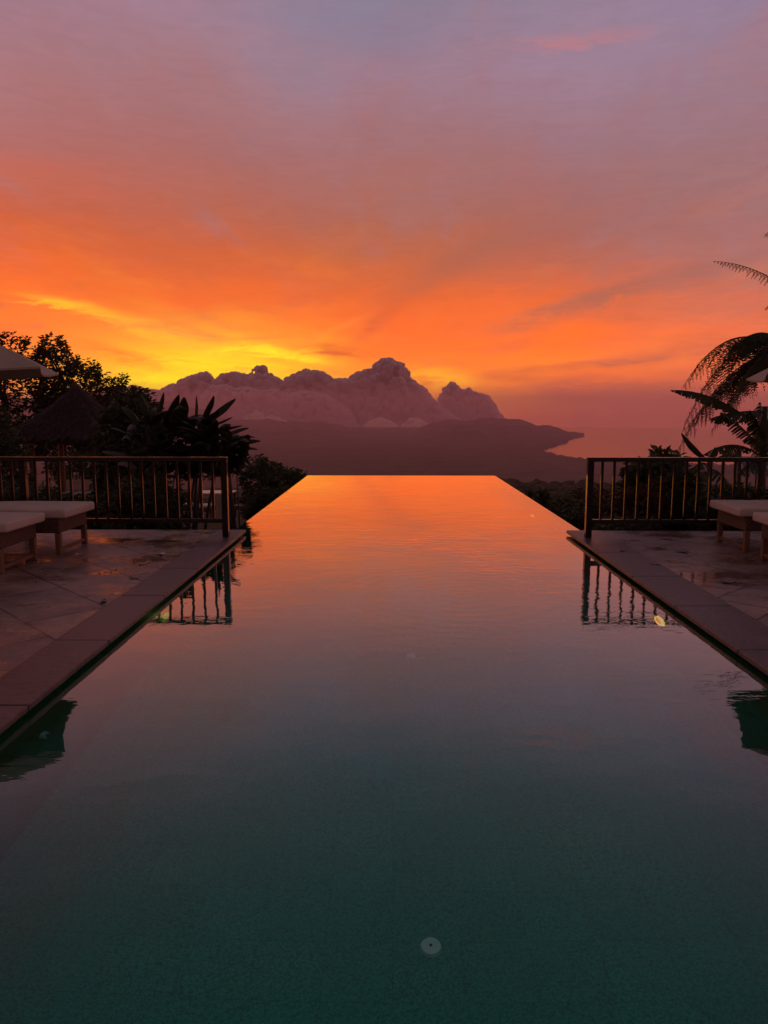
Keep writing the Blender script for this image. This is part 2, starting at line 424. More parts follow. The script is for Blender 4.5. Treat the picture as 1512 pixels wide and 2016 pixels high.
    streak(660, 690, 4.6, 0.85, -2, (205,82,42), 0.75)
    streak(640, 655, 4.2, 0.55, 22, (250,140,48), 0.7)
    streak(740, 640, 4.2, 1.0, 40, (208,92,52), 0.7)
    streak(860, 540, 8.0, 1.6, 24, (184,98,72), 0.6)
    streak(1180, 585, 9.5, 1.0, 15, (166,98,84), 0.8)
    streak(1400, 530, 8.0, 1.0, 14, (164,106,100), 0.7)
    streak(1240, 712, 9.0, 0.5, 4, (182,96,80), 0.8)
    streak(1080, 728, 8.0, 0.42, 3, (206,104,58), 0.8)
    streak(1190, 762, 8.0, 0.95, -1, (182,92,80), 0.75)
    streak(1000, 744, 5.0, 0.4, -3, (200,96,52), 0.75)
    streak(862, 742, 4.6, 1.2, -6, (255,172,36), 1.3)
    streak(1040, 660, 7.0, 1.2, 8, (252,112,36), 0.6)
    streak(830, 690, 6.0, 1.0, 5, (250,112,38), 0.7)
    streak(1130, 80, 9.0, 0.7, -1, (192,124,130), 0.6)
    streak(700, 60, 9.0, 2.2, -8, (136,126,150), 0.5)
    streak(180, 380, 12.0, 1.8, -10, (206,104,78), 0.5)
    streak(330, 500, 11.0, 1.4, -10, (214,98,54), 0.5)
    streak(1200, 775, 13.0, 1.0, -1, (176, 90, 80), 0.7)
    streak(1150, 600, 11.0, 1.5, 14, (176, 100, 82), 0.65)
    streak(1330, 690, 9.0, 0.8, 5, (196, 98, 76), 0.6)
    streak(925, 776, 2.2, 0.35, -6, (150, 84, 70), 0.8)
    streak(834, 757, 0.9, 0.25, 10, (190, 92, 48), 0.8)
    streak(560, 620, 9.0, 0.8, -14, (236, 108, 40), 0.6)
    streak(900, 610, 8.0, 0.7, 18, (238, 104, 44), 0.5)
    streak(1000, 470, 9.0, 1.5, 16, (168, 106, 92), 0.5)
    streak(600, 380, 10.0, 1.4, -10, (170, 108, 104), 0.4)
    streak(1300, 790, 12.0, 0.35, 0, (160,84,80), 0.6)
    low = nt.math('MULTIPLY', nt.mapr(el, 1.0, 4.0, 0, 1, 'SMOOTHSTEP'), nt.mapr(el, 17.0, 9.0, 0, 1, 'SMOOTHSTEP'))
    front = nt.mapr(aabs, 60, 28, 0, 1)
    low = nt.math('MULTIPLY', low, front)
    n_g = nt.noise(nt.mapping(plane, loc=(2.2, 7.1, 0), rot=(0, 0, R(30)), scale=(1.0, 0.6, 1)), 1.0, 8, 0.62, 0.8)
    c = nt.mix(nt.math('MULTIPLY', nt.mapr(n_g, 0.5, 0.72, 0, 0.45, 'SMOOTHSTEP'), low), c, lin((186, 96, 72)))
    c = nt.mix(nt.math('MULTIPLY', nt.mapr(n_g, 0.46, 0.27, 0, 0.3, 'SMOOTHSTEP'), low), c, lin((255, 136, 46)))
    up = nt.math('MULTIPLY', nt.mapr(el, 8.0, 14.0, 0, 1, 'SMOOTHSTEP'), nt.mapr(el, 60.0, 30.0, 0, 1))
    c = nt.mix(nt.math('MULTIPLY', nt.mapr(n_b, 0.5, 0.75, 0, 0.4, 'SMOOTHSTEP'), up), c, lin((134, 122, 140)))
    c = nt.mix(nt.math('MULTIPLY', nt.mapr(n_b, 0.46, 0.25, 0, 0.35, 'SMOOTHSTEP'), up), c, lin((188, 116, 112)))
    fine = nt.math('MULTIPLY', nt.mapr(n_b, 0.3, 0.7, 0.95, 1.05), nt.mapr(n_f, 0.3, 0.7, 0.95, 1.05))
    c = nt.mix(1.0, c, nt.comb(fine, fine, fine), 'MULTIPLY')
    gn = lambda g_: nt.mapr(el, 0.0, 13.0, g_, 1.0, 'SMOOTHSTEP')
    c = nt.mix(1.0, c, nt.comb(gn(1.62), gn(1.5), gn(1.1)), 'MULTIPLY')
    # physical twilight sky underneath
    sky = nt.new('ShaderNodeTexSky', sky_type='NISHITA'); sky.sun_disc = False
    sky.sun_elevation = R(SUN_EL); sky.sun_rotation = R(SUN_AZ); sky.altitude = 800; sky.dust_density = 2.0
    add = nt.new('ShaderNodeMix', data_type='RGBA', blend_type='ADD'); add.inputs[0].default_value = 0.002
    nt.l.new(c, add.inputs[6]); nt.l.new(sky.outputs[0], add.inputs[7])
    nt.l.new(add.outputs[2], bg.inputs['Color']); bg.inputs['Strength'].default_value = 1.0

SUN_AZ, SUN_EL = azel(400, 742)[0], 1.6
build_world()
sl = bpy.data.lights.new('sun', 'SUN'); sl.energy = 0.3; sl.angle = R(0.6); sl.color = (1.0, 0.55, 0.25)
so = bpy.data.objects.new('sun', sl); COL.objects.link(so)
sd = Vector((math.sin(R(SUN_AZ))*math.cos(R(SUN_EL)), math.cos(R(SUN_AZ))*math.cos(R(SUN_EL)), math.sin(R(SUN_EL))))
so.rotation_euler = sd.to_track_quat('Z', 'Y').to_euler(); so.location = (0, 0, 30)

# ------------------------------------------------------------------ far land, sea, haze
SEA = -150.0
FAR = 7000.0
def interp(x, pts):
    return float(np.interp(x, [p[0] for p in pts], [p[1] for p in pts]))

def build_land():
    azs = np.concatenate([np.arange(-180, -44, 3.0), np.arange(-44, 44, 0.11), np.arange(44, 180.1, 3.0)])
    rs = np.concatenate([[0.5], np.arange(12, 40, 2.0), np.geomspace(40, 2100, 110), np.arange(2115, 5000, 20.0), np.geomspace(5010, FAR, 40)])
    A, Rr = np.meshgrid(azs, rs)
    a2p = lambda p: azel(p, 860)[0]
    def ip(pts): return np.interp(azs, [a2p(p[0]) for p in pts], [p[1] for p in pts])
    ridge_d = ip([(-300,5000),(100,5300),(450,5600),(600,5600),(870,5400),(1000,5000),(1050,4900),(1100,4700),(1150,4480)])
    ry = [(-300,810),(0,790),(150,780),(250,779),(330,790),(400,806),(460,822),(520,832),(580,832),(640,838),(700,846),(760,851),(810,850),(850,838),(876,824),(930,825),(965,828),(1000,831),(1050,840),(1080,842),(1100,849),(1135,855),(1152,860)]  # unseen left peak, raised so the haze can stand taller and fade softly
    ridge_e = ip([(p, math.tan(R(azel(p, y)[1]))) for p, y in ry])
    ridge_h = CAM_H + ridge_e*ridge_d
    tip = a2p(1153)
    ridge_h = np.where(azs > tip, SEA-40, ridge_h)
    coast = ip([(900,9e3),(1055,9e3),(1062,2900),(1075,2800),(1090,2640),(1100,2590),(1120,2490),(1165,2400),(1300,2330),(1512,2270),(1900,2200)])
    front = ip([(1055,2000),(1062,2900),(1085,3120),(1110,3460),(1125,4050),(1150,4440),(1154,9e3)])
    wob = 1 + .012*np.sin(azs*9) + .008*np.sin(azs*23+1) + .006*np.sin(azs*51)
    coast = coast*wob; front = front*(1 + .01*np.sin(azs*17+2) + .006*np.sin(azs*43))
    back_mask = np.abs(azs) > 100
    Z = np.zeros_like(A)
    for i, r in enumerate(rs):
        if r < 22: z = np.full_like(azs, -1.95)
        else:
            # hillside falling from the garden, a wooded shoulder, then the plain
            s = np.interp(r, [22, 40, 90, 200, 300, 420, 800, 1500, 2500], [-1.95, -4.6, -12, -23, -30, -62, -118, -144, -147.5])
            z = np.full_like(azs, s)
        w_far = np.clip((r - 2600)/1200, 0, 1)
        rise = np.clip((r - (ridge_d - 2500)) / 2500, 0, 1)
        drop = np.clip((r - ridge_d)/900, 0, 1)
        prof = np.where(r <= ridge_d, rise**1.6, 1 - drop*drop*(3-2*drop))
        mtn = SEA + 3 + (ridge_h - SEA - 3)*prof
        z = np.where((r > 1800) & (ridge_h > SEA), np.maximum(z, mtn), z)
        sea = (r > coast) & ~((r > front) & (r < ridge_d + 700) & (ridge_h > SEA))
        z = np.where(sea, SEA - 6, z)
        z = np.where((r > ridge_d + 900), SEA - 6, z)
        if r > 400: z = np.where(back_mask, -40.0, z)
        Z[i] = z
    az_r = np.radians(A)
    X = Rr*np.sin(az_r); Yy = Rr*np.cos(az_r)
    amp = np.interp(Rr, [22, 60, 200, 400, 1500, 2300, 4000, 5500], [0, 0.6, 4.0, 6, 9, 9, 34, 40])
    flat = X.ravel(); fy = Yy.ravel(); fa = amp.ravel(); fz = Z.ravel().copy(); rr_ = Rr.ravel()
    for k in range(len(flat)):
        if fz[k] < SEA - 1 or fa[k] == 0: continue
        sca = 0.0045 if rr_[k] > 1200 else 0.02
        p = Vector((flat[k]*sca, fy[k]*sca, 0.3))
        n = mnoise.fractal(p, 1.0, 2.1, 5)
        low = min(1.0, max(0.0, (fz[k]-SEA-1)/25.0)) if rr_[k] > 2000 else 1.0
        fz[k] += n*fa[k]*low
        if rr_[k] > 900: fz[k] = max(fz[k], SEA + 0.8)
    nr, na = A.shape
    verts = np.stack([flat, fy, fz], 1)
    idx = np.arange(nr*na).reshape(nr, na)
    q = np.stack([idx[:-1, :-1].ravel(), idx[:-1, 1:].ravel(), idx[1:, 1:].ravel(), idx[1:, :-1].ravel()], 1)[:, ::-1]
    # keep the pool basin's own ground clear; nothing behind the camera beyond 500 m
    me = bpy.data.meshes.new('terrain')
    keep = ~((Rr.ravel()[q[:, 1]] > 520) & (np.abs(A.ravel()[q[:, 0]]) > 60))
    q = q[keep]
    me.from_pydata(verts.tolist(), [], q.tolist())
    for p in me.polygons: p.use_smooth = True
    me.materials.append(M['land'])
    o = bpy.data.objects.new('terrain', me); COL.objects.link(o); o['kind'] = 'structure'
    # sea
    mb = MB(); n = 60
    vs = [(0, 700, SEA)]
    for i in range(n+1):
        a = R(-60 + 120*i/n); vs.append((FAR*1.0*math.sin(a), FAR*math.cos(a), SEA))
    mb.add(vs, [(0, i+2, i+1) for i in range(n)])
    struct('sea', mb, M['sea'])
build_land()

hm = bpy.data.materials.new('haze'); hm.use_nodes = True
hn = NT(hm.node_tree); hn.n.remove(hn.n['Principled BSDF'])
vol = hn.new('ShaderNodeVolumePrincipled')
vol.inputs['Color'].default_value = (0.90, 0.60, 0.68, 1); vol.inputs['Density'].default_value = 0.00018
vol.inputs['Anisotropy'].default_value = 0.58
hn.l.new(vol.outputs[0], hn.n['Material Output'].inputs['Volume'])
mb = MB(); mb.box((-7150, -560, SEA - 8), (7150, 7150, 128.0))
struct('haze', mb, hm, kind='stuff')

# ------------------------------------------------------------------ clouds beyond the haze
def cloud(name, label, puffs, m, voxel, d1, d2, loc, group=None):
    mb = MB()
    ico = bmesh.new(); bmesh.ops.create_icosphere(ico, subdivisions=2, radius=1.0)
    iv = [v.co.copy() for v in ico.verts]; fi = [tuple(v.index for v in f.verts) for f in ico.faces]; ico.free()
    for c, r, sq in puffs:
        mb.add([c + Vector((v.x*r, v.y*r, v.z*r*sq)) for v in iv], fi)
    o = mb.build(name, m, loc=loc, smooth=True)
    rm = o.modifiers.new('remesh', 'REMESH'); rm.mode = 'VOXEL'; rm.voxel_size = voxel; rm.use_smooth_shade = True
    sm = o.modifiers.new('soften', 'SMOOTH'); sm.factor = 0.5; sm.iterations = 1
    for nm, (size, stren) in (('billow', d1), ('fine', d2)):
        tx = bpy.data.textures.new(nm, 'CLOUDS'); tx.noise_scale = size; tx.noise_depth = 4; tx.noise_basis = 'VORONOI_F1' if nm == 'billow' else 'BLENDER_ORIGINAL'
        dm = o.modifiers.new(nm, 'DISPLACE'); dm.texture = tx; dm.strength = -stren; dm.mid_level = 0.45
        dm.texture_coords = 'GLOBAL'
    tag(o, label, 'cloud', group)
    return o

def outline_puffs(outline, base_y, Y, depth, n, rmin, rmax, seed):
    """billows that fill the outline: each as large as its distance to the edge allows"""
    rr = random.Random(seed); px_m = Y/F; out = []
    xs = [p[0] for p in outline]
    seg = [(Vector(p), Vector(q)) for p, q in zip(outline, outline[1:])]
    def dist(px, py):
        best = 1e9; v = Vector((px, py))
        for a, b in seg:
            ab = b-a; k = max(0, min(1, (v-a).dot(ab)/max(1e-6, ab.length_squared)))
            best = min(best, (v-(a+ab*k)).length)
        return best
    def put(px, py, r, y): out.append((at(px, py, y), r*px_m*y/Y, 1.0))
    for i in range(n):
        px = rr.uniform(xs[0]+rmin, xs[-1]-rmin); top = interp(px, outline)
        py = top + rmin + (base_y - top - rmin)*rr.random()
        d = dist(px, py)
        if py < top or d < rmin*.8: continue
        r = min(rmax, d*rr.uniform(.88, 1.04))
        put(px, py, r, Y + rr.uniform(-depth, depth)*.6 + r*px_m*.5)
    for i in range(n//2):                                   # smaller billows on the side that faces the pool
        px = rr.uniform(xs[0]+rmin, xs[-1]-rmin); top = interp(px, outline)
        py = top + (base_y - top)*rr.random()**1.2
        d = dist(px, py)
        if py < top or d < rmin*.5: continue
        r = min(d*.95, rr.uniform(rmin*.9, rmin*2.4))
        put(px, py, r, Y - depth*.6 - min(d, rmax)*px_m*.55)
    for a, b in seg:
        k = max(1, int((b-a).length/(rmin*.7)))
        for j in range(k):
            p = a.lerp(b, (j+rr.random()*.6)/k); r = rmin*(.45 + 1.25*rr.random()**2)
            put(p.x, p.y + r*.72, r, Y + rr.uniform(-depth, depth)*.3)
    return out

bank = [(223,764),(250,761),(266,758),(280,764),(319,768),(333,756),(353,754),(356,746),(382,737),(409,731),(416,737),(420,746),(430,744),(436,736),(462,731),(483,736),(493,738),(499,724),(515,719),(522,721),(527,733),(542,742),(558,750),(568,741),(588,733),(602,725),(612,729),(628,729),(640,733),(655,746),(671,744),(685,746),(701,734),(728,726),(738,723),(741,713),(751,706),(764,704),(781,711),(797,716),(801,729),(805,744),(824,756),(838,766),(845,779),(861,792),(874,806),(900,823),(927,842)]
cloud('cumulus_bank', 'wide grey mauve cumulus bank with billowing top above the mountain', outline_puffs(bank, 856, 7700, 240, 1200, 5, 24, 3), M['cloud'], 6, (60, 18), (26, 9), at(560, 800, 7700))
tower = [(861,799),(866,782),(870,774),(874,764),(884,759),(888,751),(896,752),(901,764),(916,768),(924,763),(931,770),(953,776),(964,780),(972,796),(987,816),(1000,839)]
cloud('cumulus_tower', 'small cumulus tower standing right of the main cloud bank', outline_puffs(tower, 850, 8300, 120, 320, 4, 12, 5), M['cloud'], 6, (50, 15), (22, 8), at(915, 800, 8300))
front = [(389,802),(402,772),(419,759),(442,757),(462,764),(489,761),(515,770),(542,766),(568,774),(595,769),(621,772),(641,776),(656,784),(671,797),(689,808),(704,839)]
cloud('cumulus_bank', 'lower paler cumulus layer in front of the bank, left of centre', outline_puffs(front, 852, 7420, 90, 500, 5, 18, 6), M['cloud_painted_lit'], 6, (60, 18), (26, 9), at(560, 820, 7420))
for lab, ol, by, sd_ in (('pale pink cloud puff low behind the paddle leaves', [(466,832),(482,818),(505,808),(530,814),(550,818),(566,830)], 838, 7),
                    ('pale peach cloud puff with flat base at the centre of the mountain', [(714,838),(728,828),(748,820),(768,827),(786,838)], 842, 8),
                    ('pale peach two humped cloud puff on the right mountain shoulder', [(792,838),(806,824),(822,822),(838,832),(860,838),(878,844)], 847, 9)):
    mid = ol[len(ol)//2]
    cloud('cloud_puff', lab, outline_puffs(ol, by, 7300, 30, 90, 3, 8, sd_), M['cloud_small'], 7, (60, 22), (22, 12), at(mid[0], mid[1], 7300), 'small low clouds before the bank')

# ------------------------------------------------------------------ pool and terraces
PXL, PXR = -1.965, 2.26            # pool walls under the coping
OXL, OXR = -2.14, 2.51            # overflow edges past the terraces
YE, YD = 18.3, 9.5                # far edge, terrace end
ZB = -1.3
mb = MB()
mb.add([(PXL,-3,ZB),(PXR,-3,ZB),(PXR,YE-0.25,ZB),(PXL,YE-0.25,ZB)], [(0,1,2,3)])
struct('pool_floor', mb, M['pool'])
mb = MB()
T = -0.008
for x0, x1 in ((OXL, PXL), (PXR, OXR)): mb.box((x0, -3, -2.3), (x1, YE-0.25, T))
mb.box((OXL, YE-0.25, -2.3), (OXR, YE, T)); mb.box((OXL, -3.25, -2.3), (OXR, -3, T))
struct('pool_walls', mb, M['pool_moss'])
mb = MB()
mb.add([(PXL-.03,-3,0),(PXR+.03,-3,0),(PXR+.03,YD-.02,0),(PXL-.03,YD-.02,0)], [(0,1,2,3)])
mb.add([(OXL,YD-.02,0),(OXR,YD-.02,0),(OXR,YE,0),(OXL,YE,0)], [(0,1,2,3)])
struct('pool_water', mb, M['water'])

def coping(x_in, x_out, name):
    mb = MB(); y = -3.0; rr = random.Random(int(abs(x_in)*100))
    while y < YD - 0.01:
        y1 = min(YD, y + rr.uniform(1.0, 1.25))
        if YD - y1 < 0.35: y1 = YD
        a, b = min(x_in, x_out), max(x_in, x_out)
        mb.box((a, y + 0.003, 0.022), (b, y1 - 0.003, 0.060 + rr.uniform(-.0015, .0015))); y = y1
    return struct(name, mb, M['coping'], bevel=0.008, seg=2)
coping(-1.925, -2.29, 'pool_coping'); coping(2.24, 2.70, 'pool_coping')
for x0, x1 in ((-12.0, -2.293), (2.703, 12.0)):
    mb = MB(); mb.box((x0, -3, -2.2), (x1, YD, 0.056))
    struct('terrace_paving', mb, M['paving'])

# lamps and fittings in the pool
def emit(name, c, s):
    m, nt, p = material(name)
    p.inputs['Base Color'].default_value = c + (1,)
    p.inputs['Emission Color'].default_value = c + (1,); p.inputs['Emission Strength'].default_value = s
    return m
M['lamp_warm'] = emit('lit_lamp_glass', (1.0, 0.29, 0.025), 1.15)
M['lamp_green'] = emit('lit_green_lamp_glass', (0.25, 0.6, 0.05), 0.12)
M['fitting'] = simple('pale_plastic', (0.85, 0.93, 0.88), 0.4, 0.1, 10)
M['rim'] = emit('lit_lamp_rim', (1.0, 0.40, 0.11), 1.7)
def wall_lamp(xw, y, z, sgn, label, glass, rim):
    t = thing('pool_lamp', label, 'pool lamp', (xw, y, z), 'underwater lamps on the pool walls')
    def dsk(r0, r1, x0, x1):
        mb = MB(); n = 24; vs = []
        for r, x in ((r0, x0), (r1, x0), (r1, x1), (r0, x1)):
            vs += [(xw + sgn*x, y + r*math.cos(2*math.pi*k/n), z + r*math.sin(2*math.pi*k/n)) for k in range(n)]
        fs = []
        for j in range(4):
            j2 = (j+1) % 4
            fs += [(j*n+k, j*n+(k+1)%n, j2*n+(k+1)%n, j2*n+k) for k in range(n)]
        mb.add(vs, fs); return mb
    dsk(0.002, 0.074, 0.004, 0.018).build('lens', glass, t); dsk(0.075, 0.095, 0.001, 0.026).build('rim', rim, t)
wall_lamp(PXR, 6.1, -0.57, -1, 'glowing orange lamp on the right pool wall, the larger nearer one', M['lamp_warm'], M['rim'])
wall_lamp(PXR, 11.9, -0.57, -1, 'tiny glowing lamp on the right pool wall, beyond the railing', M['lamp_warm'], M['rim'])
wall_lamp(PXL, 6.1, -0.5, 1, 'dim green lamp glowing under the left coping', M['lamp_green'], M['lamp_green'])
t = thing('wall_inlet', 'small round inlet on the left pool wall in the dark parasol reflection', 'pool inlet', (PXL, 3.9, -.5))
mb = MB(); mb.tube([(PXL+.002, 3.9, -.5), (PXL+.03, 3.9, -.5)], [.034, .03], 18); mb.build('cover', M['fitting'], t)
mb = MB(); mb.tube([(PXL+.031, 3.9, -.5), (PXL+.036, 3.9, -.5)], .012, 12); mb.build('nozzle', M['iron'], t)
pl = bpy.data.lights.new('pool_lamp_light', 'POINT'); pl.energy = 0.25; pl.color = (0.9, 1.0, 0.15); pl.shadow_soft_size = 0.0
po = bpy.data.objects.new('pool_lamp_light', pl); COL.objects.link(po); po.location = (PXL + .12, 6.1, -.45)
for (x, y), lab in (((0.17, 2.97), 'pale round fitting on the pool floor nearest the viewer'), ((0.15, 6.0), 'pale round fitting on the pool floor farther out')):
    t = thing('floor_inlet', lab, 'pool inlet', (x, y, ZB), 'round inlets in the pool floor')
    mb = MB(); mb.disc((x, y), 0.05, ZB+0.002, ZB+0.02, 22, 0.044); mb.build('cover', M['fitting'], t)
    mb = MB(); mb.disc((x, y), 0.006, ZB+0.0205, ZB+0.026, 12); mb.build('nozzle', M['iron'], t)

# ------------------------------------------------------------------ railings
def railing(x_post, sgn, length, label):
    t = thing('railing', label, 'railing', (x_post, 8.95, 0.058))
    z0, z1, y = 0.058, 1.04, 8.95
    def bx(nm, a, b, bev=0.004):
        mb = MB(); mb.box(tuple(min(p, q) for p, q in zip(a, b)), tuple(max(p, q) for p, q in zip(a, b)))
        mb.build(nm, M['rail_top' if nm.endswith('rail') else 'rail'], t, bevel=bev)
    n_post = int(length // 2.4) + 1
    posts = [x_post + sgn*2.46*k for k in range(n_post)]
    for x in posts: bx('post', (x-.037, y-.037, z0), (x+.037, y+.037, z1-.052 if x != x_post else z1-.0525))
    xe = x_post + sgn*length
    bx('top_rail', (x_post - sgn*.04, y-.042, z1-.052), (xe, y+.042, z1), 0.005)
    for a, b in zip(posts, posts[1:] + [xe]):
        bx('bottom_rail', (a + sgn*.038, y-.028, .235), (b - sgn*.038, y+.028, .285))
        n = int(round((abs(b-a))/0.1447)) if b != xe else int(abs(b-a)/0.1447)
        for k in range(1, n):
            x = a + sgn*0.1447*k
            bx('baluster', (x-.0145, y-.013, .286), (x+.0145, y+.013, z1-.053), 0.003)
railing(-2.06, -1, 7.2, 'dark glossy railing with upright bars at the end of the left terrace')
railing(2.375, 1, 6.2, 'dark glossy railing with upright bars at the end of the right terrace')

# ------------------------------------------------------------------ loungers
def copy_tree(o, parent=None):
    c = o.copy(); COL.objects.link(c); c.parent = parent
    for ch in list(o.children): copy_tree(ch, c)
    return c

def lounger():
    t = thing('sun_lounger', 'x', 'sun lounger', (0, 0, 0), 'wicker sun loungers beside the pool')
    W, L = 0.72, 1.95       # foot end at x=0, running to -x
    mb = MB(); mb.box((-L, -W/2-.03, 0.40), (0.09, W/2+.03, 0.495)); c = mb.build('cushion', M['cushion'], t, bevel=0.024, seg=4, smooth=True)
    bm = bmesh.new(); bm.from_mesh(c.data)
    bmesh.ops.subdivide_edges(bm, edges=[e for e in bm.edges if e.calc_length() > 0.25], cuts=8, use_grid_fill=True)
    for v in bm.verts:
        n = mnoise.noise(v.co*3.1)
        v.co.z += 0.008*n + (0.008 if v.co.z > 0.49 else 0)*(1-abs(v.co.y)/0.4)
        v.co.x += 0.006*mnoise.noise(v.co*4 + Vector((3, 1, 0)))
    bm.to_mesh(c.data); bm.free()
    for p in c.data.polygons: p.use_smooth = True
    mb = MB(); mb.box((-L+.03, -W/2, 0.235), (0.0, W/2, 0.398)); mb.build('frame', M['wicker'], t, bevel=0.012)
    for x in (-0.03, -L+.06):
        for s in (-1, 1):
            mb = MB(); mb.box((x-.028, s*(W/2-.03)-.028, 0.0), (x+.028, s*(W/2-.03)+.028, 0.234)); mb.build('leg', M['post_wood'], t, bevel=0.006)
    for x in (-0.03, -L+.06):
        mb = MB(); mb.box((x-.016, -W/2+.06, 0.035), (x+.016, W/2-.06, 0.07)); mb.build('stretcher', M['post_wood'], t, bevel=0.004)
    return t
l0 = lounger()
spots = [((-3.58, 8.14), 0, 'cream cushioned wicker lounger on the left terrace, beside the railing'),
         ((-3.72, 7.20), 0, 'cream cushioned wicker lounger on the left terrace, farther from the railing'),
         ((3.84, 8.38), 180, 'cream cushioned wicker lounger on the right terrace, beside the railing'),
         ((3.83, 7.30), 180, 'cream cushioned wicker lounger on the right terrace, cut by the photo edge')]
for i, ((x, y), rz, lab) in enumerate(spots):
    o = l0 if i == 0 else copy_tree(l0)
    o.location = (x, y, 0.057); o.rotation_euler.z = R(rz); o['label'] = lab

# ------------------------------------------------------------------ parasols
def parasol(cx, cy, ang0, rim, apex, Rr, label):
    t = thing('parasol', label, 'parasol', (cx, cy, 0.057), 'canvas parasols over the loungers')
    n = 6; mb = MB()
    def P(k, f, dz=0.0):
        a = R(ang0 + 60*k); z = apex + (rim-apex)*(f**1.0) + 0.05*math.sin(math.pi*f)
        return (cx + Rr*f*math.cos(a), cy + Rr*f*math.sin(a), z + dz)
    S = 6
    for dz, flip in ((0.0, False), (-0.006, True)):
        vs, fs = [], []
        for k in range(n):
            for j in range(S+1):
                f = max(0.03, j/S)
                for i in range(5):
                    u = i/4; a, b = Vector(P(k, f, dz)), Vector(P(k+1, f, dz)); p = a.lerp(b, u)
                    p.z -= 0.05*f*math.sin(math.pi*u)*f
                    q = Vector((cx, cy, p.z)); p = p.lerp(q, 0.05*math.sin(math.pi*u)*f)
                    vs.append(p)
        for k in range(n):
            for j in range(S):
                for i in range(4):
                    b = (k*(S+1)+j)*5+i; q = (b, b+1, b+6, b+5)
                    fs.append(tuple(reversed(q)) if flip else q)
        mb.add(vs, fs)
    cnp = mb.build('canopy', M['canvas'], t, smooth=True)
    vb = MB()
    for k in range(n):
        a, b = Vector(P(k, 1)), Vector(P(k+1, 1)); prev = None
        for i in range(5):
            u = i/4; p = a.lerp(b, u); p.z -= 0.05*math.sin(math.pi*u); p = p.lerp(Vector((cx, cy, p.z)), 0.05*math.sin(math.pi*u))
            if prev is not None:
                o_ = Vector((0, 0, -0.022)); q0, q1 = prev + o_*0.9, p + o_*0.9
                vb.add([prev, p, q1, q0], [(0, 1, 2, 3)])
            prev = p
    vb.build('valance', M['canvas'], cnp)
    for k in range(n):
        mb = MB(); mb.tube([P(k, .04, -.03), P(k, .5, -.03), P(k, 0.98, -.03)], 0.011, 6); mb.build('rib', M['canvas_dark'], t)
        mb = MB(); mb.tube([(cx + .04*math.cos(R(ang0+60*k)), cy + .04*math.sin(R(ang0+60*k)), rim-.12), P(k, .55, -.04)], 0.008, 6); mb.build('strut', M['canvas_dark'], t)
    mb = MB(); mb.tube([(cx, cy, 0.12), (cx, cy, apex+0.03)], 0.024, 12); mb.build('pole', M['canvas_dark'], t)
    mb = MB(); mb.tube([(cx, cy, apex+0.031), (cx, cy, apex+.09), (cx, cy, apex+.11)], [.04, .035, .012], 12); mb.build('finial', M['canvas_dark'], t)
    mb = MB(); mb.disc((cx, cy), 0.09, 0.0575, 0.12, 18, 0.085); mb.build('base', M['iron'], t)
parasol(-4.95, 7.68, 48, 2.03, 2.60, 1.5, 'off white hexagonal parasol reaching in over the left terrace')
parasol(5.15, 7.86, 132, 1.97, 2.52, 1.46, 'off white hexagonal parasol tip at the right photo edge below the fern')

# ------------------------------------------------------------------ fallen leaves
def litter(px, py, s, dark, lab, z=0.058):
    p = on(px, py, z); rr = random.Random(int(px*7+py)); a = rr.uniform(0, 6.28); n = 7
    ux, uy = math.cos(a), math.sin(a); vs = []; mb = MB()
    for dz in (0.001, 0.004):
        for k in range(n+1):
            t = k/n*2-1; w = 0.45*s*math.sqrt(max(0.0, 1-t*t))*(1-.3*t)
            for sg in (-1, 1):
                vs.append((p.x + ux*t*s - uy*w*sg, p.y + uy*t*s + ux*w*sg, z + dz + 0.22*s*(t*t) + 0.06*s*rr.random()))
    m2 = 2*(n+1); fs = []
    for k in range(n):
        fs.append((2*k+m2, 2*k+1+m2, 2*k+3+m2, 2*k+2+m2)); fs.append((2*k, 2*k+2, 2*k+3, 2*k+1))
    mb.add(vs, fs)
    o = mb.build('fallen_leaf', M['dead_leaf' if dark else 'petal'], loc=p, smooth=True)
    tag(o, lab, 'leaf', 'leaves fallen on the wet terraces')
for px, py, s, d, lab in [(156,1093,.05,0,'pale fallen leaf next to the legs of the left lounger'), (209,1126,.035,0,'small pale leaf lying in the middle of the left paving'),
        (226,1121,.03,0,'tiny pale leaf just behind another in the left paving'), (264,1139,.05,1,'dark curled leaf in a puddle near the left coping'),
        (319,1092,.06,0,'pale leaf lying flat toward the left railing post'), (281,1111,.05,0,'pale pink leaf between the paving joint and the left coping'),
        (292,1107,.04,0,'pale leaf beside a pink leaf near the left coping'), (204,1185,.05,1,'dark slender leaf by the left coping, nearest the viewer'),
        (376,1078,.05,1,'dark upright curled leaf next to the left coping'), (393,1067,.05,1,'dark leaf close to the foot of the left railing post'),
        (1228,1085,.06,1,'dark curled leaf standing on the right terrace'), (1342,1087,.08,1,'flat dark leaf lying in the middle of the right terrace'),
        (1432,1147,.06,1,'dull dark leaf on the right terrace before the loungers'), (1290,1112,.05,1,'small dark leaf near the right coping')]:
    litter(px, py, s, d, lab)

